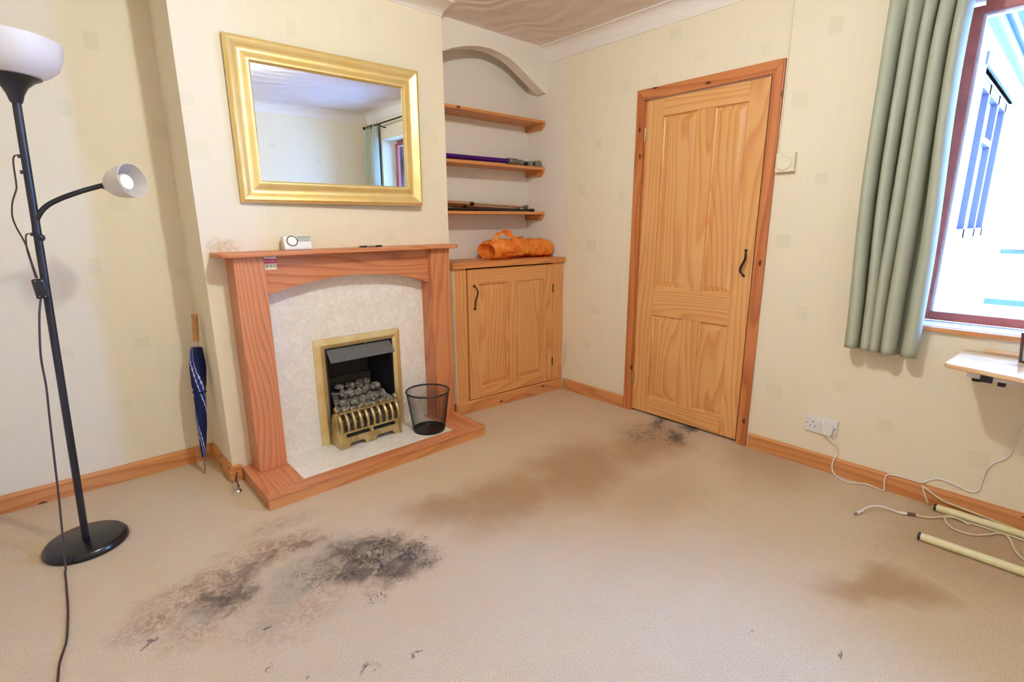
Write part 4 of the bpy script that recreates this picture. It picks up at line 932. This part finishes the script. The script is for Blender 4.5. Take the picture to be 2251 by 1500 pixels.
# ------------------------------------------------------------------ curtains and rail
def curtain(name, label, yl, yr, z0, z1, xc, folds, seed, widths):
    """rounded column-like folds running the full drop, with tight dark valleys between them"""
    t = thing(name, (xc, (yl + yr) / 2, z0), label, 'curtain', 'pair of sage curtains')
    r = random.Random(seed); bm = bmesh.new(); NZ = 64; per = 22
    tot = sum(widths); W = yr - yl; rows = []
    ph = [r.uniform(0, 6) for _ in range(folds)]; dp = [r.uniform(0.85, 1.15) for _ in range(folds)]
    for j in range(NZ + 1):
        v = j / NZ; z = z0 + (z1 - z0) * v; row = []; s = 0.0
        top = min(1.0, max(0.0, (v - 0.78) / 0.22)); top = top * top * (3 - 2 * top)
        for k in range(folds):
            wk = widths[k] / tot * W
            c = yl + (s / tot) * W + wk * 0.5 + 0.009 * math.sin(v * 3.0 + ph[k]) * (1 - abs(2 * v - 1) * .3) + 0.004 * math.sin(v * 8 + ph[k] * 3)
            dep = 0.098 * dp[k] * (1 - 0.45 * top) * (0.92 + 0.08 * math.sin(v * 4 + ph[k]))
            for i in range(per + (1 if k == folds - 1 else 0)):
                u = -1 + 2 * i / per
                # omega-shaped loop: front is wide and round, neck is narrow
                a = u * (PI * 0.86)
                y = c + abs(wk) * (0.47 + 0.035 * math.sin(v * 3.3 + ph[k] * 1.7)) * math.sin(a) / math.sin(PI * .5) * (-1)
                x = xc + 0.050 - dep * (0.5 + 0.5 * math.cos(a * 1.10))
                y += (abs(wk) * 0.10 * math.sin(v * 2.2 + ph[k])) * (0.5 + 0.5 * math.cos(a))
                # gathers under the heading tape
                x += top * 0.008 * math.sin(u * 7 + ph[k]); y += top * 0.004 * math.sin(u * 9 + ph[k] * 2)
                x += 0.004 * mnoise.noise(Vector((y * 18, z * 2.2, seed)))
                row.append(bm.verts.new((min(x, -0.014), y, z + (0.004 * math.cos(a) - 0.010 * (k / folds) if j == 0 else 0))))
            s += widths[k]
        rows.append(row)
    for a, b in zip(rows, rows[1:]):
        for i in range(len(a) - 1): bm.faces.new((a[i], a[i + 1], b[i + 1], b[i]))
    o = mesh_obj('drape', bm, MAT_CURTAIN, t, smooth=True)
    sm = o.modifiers.new('thick', 'SOLIDIFY'); sm.thickness = 0.0018
    return t
curtain('curtain', 'sage green curtain hanging on the left side of the window', -2.000, -2.285, 0.690, 2.335, -0.085, 5, 2, [1.15, 0.95, 0.85, 1.05, 1.05])
curtain('curtain', 'sage green curtain on the far side of the window, seen in the mirror', -3.165, -3.430, 0.690, 2.335, -0.085, 5, 5, [1, 1.1, .9, 1, 1])
rl = thing('curtain_rail', (-0.085, -2.70, 2.31), 'dark metal curtain rail with finials above the window', 'curtain rail')
ry, rz = -0.085, 2.318
mesh_obj('rod', cyl((ry, -1.985, rz), (ry, -3.46, rz), 0.0085, 14), MAT_IRON, rl, smooth=True)
for y in (-1.975, -3.47): mesh_obj('finial', sphere((ry, y, rz), 0.018), MAT_IRON, rl, smooth=True)
for y in (-2.33, -3.05):
    mesh_obj('bracket', tube([(0.0, y, rz - .03), (-0.03, y, rz - .03), (ry, y, rz - .008)], 0.006, 8), MAT_IRON, rl)
for y in [-2.01 - 0.05 * i for i in range(6)] + [-3.19 - 0.042 * i for i in range(6)]:
    mesh_obj('ring', torus((ry, y, rz - 0.006), 0.020, 0.0022, 'y', 24, 6), MAT_IRON, rl, smooth=True)

# ------------------------------------------------------------------ floor lamp
la = thing('floor_lamp', (-2.930, -0.170, 0.0), 'black floor lamp with white bowl uplighter and small reading arm left of the fireplace', 'floor lamp')
LB = Vector((-2.930, -0.170, 0.0)); LT = Vector((-2.862, -0.170, 1.712))
lean = (LT - LB)
def lp_(z): return LB + lean * (z / 1.712)
mesh_obj('base', lathe([(0, 0.0), (.132, 0.0), (.140, .004), (.140, .016), (.130, .030), (.122, .033), (0, .034)], 56, Matrix.Translation(LB)), MAT_BLACK_GLOSS, la, smooth=True)
mesh_obj('pole', cyl(LB + Vector((0, 0, .03)), lp_(1.70), 0.0125, 20), MAT_BLACK, la, smooth=True)
MU = frame_to(lp_(1.69), lp_(2.2))
mesh_obj('neck', lathe([(.0145, 0), (.018, .006), (.024, .028), (.036, .052), (.056, .072), (.078, .084), (.074, .084), (.0, .080)], 36, MU), MAT_BLACK, la, smooth=True)
mesh_obj('bowl_shade', lathe([(.070, .084), (.100, .098), (.128, .125), (.142, .160), (.146, .205), (.143, .205), (.138, .162), (.124, .130), (.097, .104), (.0, .092)], 48, MU), MAT_SHADE, la, smooth=True)
arm = [lp_(1.232), (-2.885, -0.172, 1.262), (-2.872, -0.174, 1.305), (-2.845, -0.178, 1.343), (-2.802, -0.182, 1.372), (-2.735, -0.186, 1.402), (-2.668, -0.190, 1.426)]
mesh_obj('reading_arm', tube(smooth_path(arm, 6), 0.0088, 12), MAT_BLACK, la, smooth=True)
A0 = Vector((-2.667, -0.190, 1.422)); AD = Vector((0.6097, -0.7803, 0.139)).normalized()
MS = frame_to(A0 - AD * .004, A0 + AD) @ Matrix.Diagonal((1, 1, 1.19, 1))
mesh_obj('lamp_holder', lathe([(0, 0), (.010, 0), (.014, .008), (.024, .030), (.020, .030), (0, .028)], 24, MS), MAT_BLACK, la, smooth=True)
mesh_obj('reading_shade', lathe([(.020, .026), (.036, .034), (.050, .054), (.058, .082), (.0625, .118), (.0605, .118), (.055, .084), (.047, .058), (.034, .039), (.0, .032)], 40, MS), MAT_SHADE, la, smooth=True)
mesh_obj('bulb', lathe([(0, .036), (.018, .040), (.020, .060), (.028, .078), (.030, .086), (.027, .093), (0, .094)], 28, MS), plain('frosted_bulb', S(240, 226, 196), 0.4, var=0.01), la, smooth=True)
mesh_obj('joint', sphere(lp_(1.236) + Vector((.006, -.004, 0)), 0.014), MAT_BLACK, la, smooth=True)
sw = B(-0.024, 0.012, -0.030, -0.008, -0.036, 0.036)
mesh_obj('foot_switch', sw, MAT_PLASTIC_B, la, M=Matrix.Translation(lp_(1.055) + Vector((-.010, 0, 0))) @ Matrix.Rotation(math.radians(-4), 4, 'Y'), bevel=0.006, seg=3, smooth=True)
bm = bmesh.new()
for dx, dz in ((-.016, .028), (.002, .028), (-.012, -.028), (.004, -.028)): sphere(lp_(1.055) + Vector((dx - .010, -.0305, dz)), 0.0028, bm=bm, u=8, v=6)
mesh_obj('switch_screws', bm, MAT_CHROME, la, smooth=True)
for z in (1.515, 1.462, 1.248): mesh_obj('cable_clip', B(-0.020, -0.008, -0.005, 0.005, -0.006, 0.006), MAT_PLASTIC_B, la, M=Matrix.Translation(lp_(z)))
up1 = [(-2.891, -.172, 1.518), (-2.899, -.175, 1.512), (-2.904, -.175, 1.489), (-2.908, -.175, 1.421), (-2.912, -.175, 1.400), (-2.928, -.175, 1.359), (-2.936, -.175, 1.312), (-2.932, -.175, 1.273), (-2.922, -.175, 1.234), (-2.916, -.178, 1.200), (-2.912, -.182, 1.150), (-2.906, -.186, 1.092)]
mesh_obj('upper_cable', tube(smooth_path(up1, 5), 0.0026, 6), MAT_CABLE_B, la, smooth=True)
up2_ = [(-2.902, -.172, 1.250), (-2.910, -.176, 1.248), (-2.914, -.178, 1.232), (-2.917, -.180, 1.193), (-2.914, -.182, 1.150), (-2.910, -.186, 1.092)]
mesh_obj('upper_cable', tube(smooth_path(up2_, 5), 0.0026, 6), MAT_CABLE_B, la, smooth=True)
dn = [(-2.908, -.190, 1.022), (-2.922, -.195, 0.960), (-2.938, -.202, 0.849), (-2.944, -.204, 0.780), (-2.946, -.21, 0.692), (-2.956, -.22, 0.568), (-2.966, -.24, 0.430), (-2.976, -.27, 0.290), (-2.986, -.295, 0.170), (-2.995, -.315, 0.070), (-3.000, -.330, 0.012), (-3.003, -.350, 0.004), (-3.002, -.42, 0.004), (-3.002, -.479, 0.004), (-3.002, -.597, 0.004), (-3.007, -.727, 0.004), (-3.012, -.785, 0.004), (-3.022, -.833, 0.004), (-3.030, -.882, 0.004), (-3.034, -.95, 0.004), (-3.05, -1.15, 0.004), (-3.2, -1.5, 0.004)]
mesh_obj('mains_cable', tube(smooth_path(dn, 6), 0.0034, 8), MAT_CABLE_B, la, smooth=True)

# ------------------------------------------------------------------ umbrella in the corner
um = thing('umbrella', (-2.430, 0.190, 0.0), 'furled navy and white umbrella with wooden handle leaning in the corner by the chimney breast', 'umbrella')
U0 = Vector((-2.430, 0.190, 0.001)); U1 = Vector((-2.362, 0.246, 0.838)); ML = frame_to(U0, U1); UL = (U1 - U0).length
mesh_obj('ferrule', lathe([(0, 0), (.0035, .002), (.0045, .02), (.0048, .095), (.007, .10), (0, .10)], 12, ML), MAT_CHROME, um, smooth=True)
mesh_obj('shaft', cyl(U0 + (U1 - U0) * .80, U0 + (U1 - U0) * .835, 0.0048, 10), MAT_CHROME, um, smooth=True)
bm = bmesh.new(); NSG, NZ = 48, 60; rings = []
for j in range(NZ + 1):
    t = j / NZ; z = .092 + (0.672 - .092) * t
    r0 = .008 + .024 * math.sin(min(1, t * 1.15) * PI * .52) ** 0.9
    if t > .86: r0 *= 1 - .25 * (t - .86) / .14
    if abs(t - .60) < .04: r0 *= .9
    ring = []
    for k in range(NSG):
        a = 2 * PI * k / NSG; tw = a + t * 2.6
        rr = r0 * (1 + .16 * math.sin(4 * tw) * (0.4 + .6 * t)) + 0.0015 * mnoise.noise(Vector((math.cos(a) * 2, math.sin(a) * 2, z * 18)))
        ring.append(bm.verts.new((rr * math.cos(a), rr * math.sin(a), z)))
    rings.append(ring)
for j, (a, b) in enumerate(zip(rings, rings[1:])):
    t = (j + .5) / NZ
    for k in range(NSG):
        f = bm.faces.new((a[k], a[(k + 1) % NSG], b[(k + 1) % NSG], b[k])); sct = ((k / NSG) * 4 + t * 3.4) % 2.0
        f.material_index = 1 if sct < .34 else (2 if sct < .44 or 1.9 < sct else 0)
bm.faces.new(rings[-1]); bm.faces.new(rings[0][::-1])
mesh_obj('canopy', bm, [MAT_NAVY, MAT_BLUE, MAT_TRIMW], um, smooth=True, M=ML)
mesh_obj('strap', torus((0, 0, .092 + .58 * .60), .0265, .006, 'z', 24, 8), MAT_NAVY, um, smooth=True, M=ML)
mesh_obj('snap', sphere((-.024, -.018, .092 + .58 * .60), 0.005), MAT_CHROME, um, smooth=True, M=ML)
hp = [(0, UL * .833), (.0125, UL * .833), (.0145, UL * .845), (.0135, UL * .87), (.0150, UL * .905)]
zz = UL * .905
while zz < UL * .985:
    hp += [(.0152, zz), (.0135, zz + .003), (.0152, zz + .0065)]; zz += .0082
hp += [(.0150, UL - .004), (.012, UL), (0, UL)]
mesh_obj('handle', lathe(hp, 20, ML), MAT_HANDLE, um, smooth=True)

# ------------------------------------------------------------------ capped gas stub by the hearth
pv = thing('gas_stub', (-2.352, -0.125, 0.0), 'small capped metal gas pipe stub rising from the carpet by the hearth corner', 'pipe')
mesh_obj('pipe', cyl((-2.352, -0.125, 0.0), (-2.353, -0.121, 0.055), 0.0085, 12), MAT_CHROME, pv, smooth=True)
mesh_obj('nut', cyl((-2.352, -0.124, 0.020), (-2.3525, -0.123, 0.034), 0.0115, 6), MAT_CHROME, pv)
mesh_obj('lever', tube([(-2.353, -0.121, 0.055), (-2.349, -0.112, 0.072), (-2.338, -0.098, 0.086)], 0.004, 8), MAT_IRON, pv, smooth=True)
mesh_obj('foot', lathe([(0, .001), (.018, .001), (.015, .008), (.009, .012), (0, .012)], 12, Matrix.Translation((-2.352, -0.125, 0.0))), MAT_CHROME, pv, smooth=True)

# ------------------------------------------------------------------ torn wallpaper curl by the cupboard
tw = mesh_obj('wallpaper_flap', prism([(-0.130, 0.19), (-0.146, 0.19), (-0.150, 0.30), (-0.156, 0.42), (-0.151, 0.42), (-0.142, 0.31)], -0.010, -0.001, 'yz'), plain('torn_paper', S(222, 196, 170), 0.8))
tag(tw, 'torn flap of wallpaper lifting beside the cupboard above the skirting', 'wallpaper')

def sub(part, *names):
    root = part.parent
    for o in [c for c in root.children if c is not part and c.name.split('.')[0] in names]:
        o.parent = part; o.matrix_parent_inverse = Matrix()
def part(root, nm, k=0): return [c for c in root.children if c.name.split('.')[0] == nm][k]
sub(part(al, 'case'), 'speaker_ring', 'speaker_disc', 'display', 'display_edge')
sub(part(la, 'reading_shade'), 'bulb'); sub(part(la, 'foot_switch'), 'switch_screws'); sub(part(la, 'pole'), 'cable_clip', 'joint')
sub(part(so, 'face_plate'), 'pin_hole', 'rocker_switch', 'screw'); sub(part(th, 'case'), 'dial')
sub(part(ot, 'under_rail'), 'rail_clamp', 'clamp_knob'); sub(part(um, 'canopy'), 'strap', 'snap')
sub(part(gf, 'fret_plinth'), 'fret_link', 'fret_knob', 'slot_shadow_plate'); sub(part(vc, 'collar'), 'button'); sub(part(vc, 'floor_tool'), 'tool_roller')
for k in range(2):
    e_ = part(ot, 'end_cap'); e_.parent = part(ot, 'foot_tube', k); e_.matrix_parent_inverse = Matrix()

# ------------------------------------------------------------------ ceiling light (out of frame, lights the room)
cl = thing('ceiling_light', (-1.96, -1.78, 2.38), 'bulb just below the ceiling with a grey dish added to dim the floor', 'ceiling light')
mesh_obj('ceiling_rose', lathe([(0, CEIL), (.045, CEIL), (.043, CEIL - .014), (.012, CEIL - .022), (0, CEIL - .022)], 24, Matrix.Translation((-1.96, -1.78, 0))), MAT_PLASTIC_W, cl, smooth=True)
mesh_obj('lamp_holder', lathe([(.004, 2.462), (.016, 2.455), (.018, 2.425), (.014, 2.412), (0, 2.412)], 18, Matrix.Translation((-1.96, -1.78, 0))), MAT_PLASTIC_W, cl, smooth=True)
n = NT('lit_bulb'); n.col((1, 1, 1, 1))
R_ = 0.045
em = BULB_POWER / (4 * PI * R_ * R_ * PI)
n.b.inputs['Emission Color'].default_value = (*BULB_COL, 1)
fl = n.noise(n.obj(), 8, 1); n.t.links.new(n.mr(fl, 0, 1, em, em), n.b.inputs['Emission Strength'])
mesh_obj('bulb', sphere((-1.96, -1.78, 2.365), R_, (1, 1, 1.05), u=14, v=8), n.m, cl, smooth=True)

n = NT('dimming_dish_grey'); n.n.remove(n.b)  # grey see-through tint that weakens the lamp straight below
tr_ = n.add('ShaderNodeBsdfTransparent'); gl_ = n.add('ShaderNodeBsdfGlossy'); gl_.inputs['Roughness'].default_value = 0.1
n.t.links.new(n.mix(n.noise(n.obj(), 20, 2), (0.36, 0.36, 0.36, 1), (0.42, 0.42, 0.42, 1)), tr_.inputs[0])
ms_ = n.add('ShaderNodeMixShader'); ms_.inputs[0].default_value = 0.08
n.t.links.new(tr_.outputs[0], ms_.inputs[1]); n.t.links.new(gl_.outputs[0], ms_.inputs[2]); n.t.links.new(ms_.outputs[0], n.out.inputs[0])
mesh_obj('added_dimming_dish', lathe([(0, 2.165), (.06, 2.168), (.085, 2.176)], 32, Matrix.Translation((-1.96, -1.78, 0))), n.m, cl, smooth=True)  # unseen dish, added to cut the bulb's light on the floor beneath
for k in range(3):
    a = 2 * PI * k / 3 + .5
    mesh_obj('dimming_dish_rod', cyl((-1.96 + .04 * math.cos(a), -1.78 + .04 * math.sin(a), CEIL - .012), (-1.96 + .083 * math.cos(a), -1.78 + .083 * math.sin(a), 2.176), 0.0012, 6), MAT_CHROME, cl)  # rods made up to carry the added dish

# ------------------------------------------------------------------ outside the window: the rear wing of the house, eaves, fence
MAT_RENDER = plain('white_painted_brick', S(236, 236, 236), 0.8, var=0.04, scale=6)
MAT_SLATE = plain('blue_grey_sheet', S(34, 40, 54), 0.6, var=0.1, scale=8)
MAT_DARKWIN = plain('dark_brown_joinery', S(48, 30, 36), 0.5)
MAT_FENCE = plain('blue_grey_fence', S(126, 138, 156), 0.7, var=0.08)
WYF = -1.90
struct(mesh_obj('ground', B(0.29, 16, -9, 3, -0.25, -0.15), plain('pale_paving', S(206, 206, 210), 0.9, scale=3)), 'pale paved yard')
wx0, wx1, wz0, wz1 = 3.25, 5.35, 1.10, 2.53
ww_ = thing('house_wing', (4.5, -1.8, -0.15), 'white painted rear wing of the house seen through the window', 'building')
bm = bmesh.new()
for (a, b, z0, z1) in ((0.30, wx0, -.15, 2.86), (wx1, 8.2, -.15, 2.86), (wx0, wx1, -.15, wz0), (wx0, wx1, wz1, 2.86)): B(a, b, WYF, WYF + .25, z0, z1, bm)
mesh_obj('wall', bm, MAT_RENDER, ww_)
wf = mesh_obj('window', B(wx0, wx1, WYF + .10, WYF + .12, wz0, wz1), plain('dim_glass', S(150, 165, 190), 0.1), ww_)
for (a, b, z0, z1) in ((wx0, wx0 + .09, wz0, wz1), (wx1 - .09, wx1, wz0, wz1), (4.0, 4.09, wz0, wz1), (4.68, 4.77, wz0, wz1), (wx0, wx1, wz0, wz0 + .09), (wx0, wx1, wz1 - .09, wz1), (4.09, 4.68, 2.02, 2.08)):
    o = mesh_obj('window_bar', B(a, b, WYF + .045, WYF + .099, z0, z1), MAT_DARKWIN, ww_)
mesh_obj('window_sill', B(wx0 - .15, wx1 + .1, WYF - .07, WYF + .04, wz0 - .10, wz0), MAT_RENDER, ww_, bevel=0.015)
mesh_obj('window_lintel', B(wx0 - .12, wx1 + .12, WYF - .02, WYF + .03, wz1, wz1 + .10), MAT_DARKWIN, ww_)
for i in range(5):
    y0 = WYF - .03 - i * .11
    mesh_obj('eaves_board', B(0.30, 8.2, y0 - .085, y0, 2.86 - .0 + .012 * i, 2.885 + .012 * i), MAT_SLATE, ww_)
mesh_obj('gutter', cyl((0.30, WYF - .06, 2.80), (8.2, WYF - .06, 2.80), 0.045, 12), MAT_SLATE, ww_, smooth=True)
fe = thing('garden_fence', (7.0, -2.6, -0.15), 'blue-grey board fence at the end of the yard', 'fence')
for i in range(12):
    mesh_obj('board', B(7.0, 7.03, WYF - .02 - .16 * (i + 1), WYF - .03 - .16 * i, -.15, 0.80 + (0.01 if i % 2 else 0)), MAT_FENCE, fe)
mesh_obj('cap_rail', B(6.93, 7.08, WYF - 1.97, WYF - .02, 0.82, 0.88), MAT_SLATE, fe)
mesh_obj('gate_bar', B(6.2, 6.26, WYF - .60, WYF - .02, 0.20, 0.27), MAT_SLATE, fe)
bk = thing('traffic_cone', (7.0, -2.12, 0.88), 'red plastic cone standing on the fence outside the window', 'cone')
mesh_obj('cone', lathe([(0, 0), (.12, 0), (.12, .02), (.08, .03), (.03, .40), (0, .40)], 20, Matrix.Translation((7.0, -2.14, 0.88))), plain('faded_red_plastic', S(226, 60, 60), 0.5), bk, smooth=True)
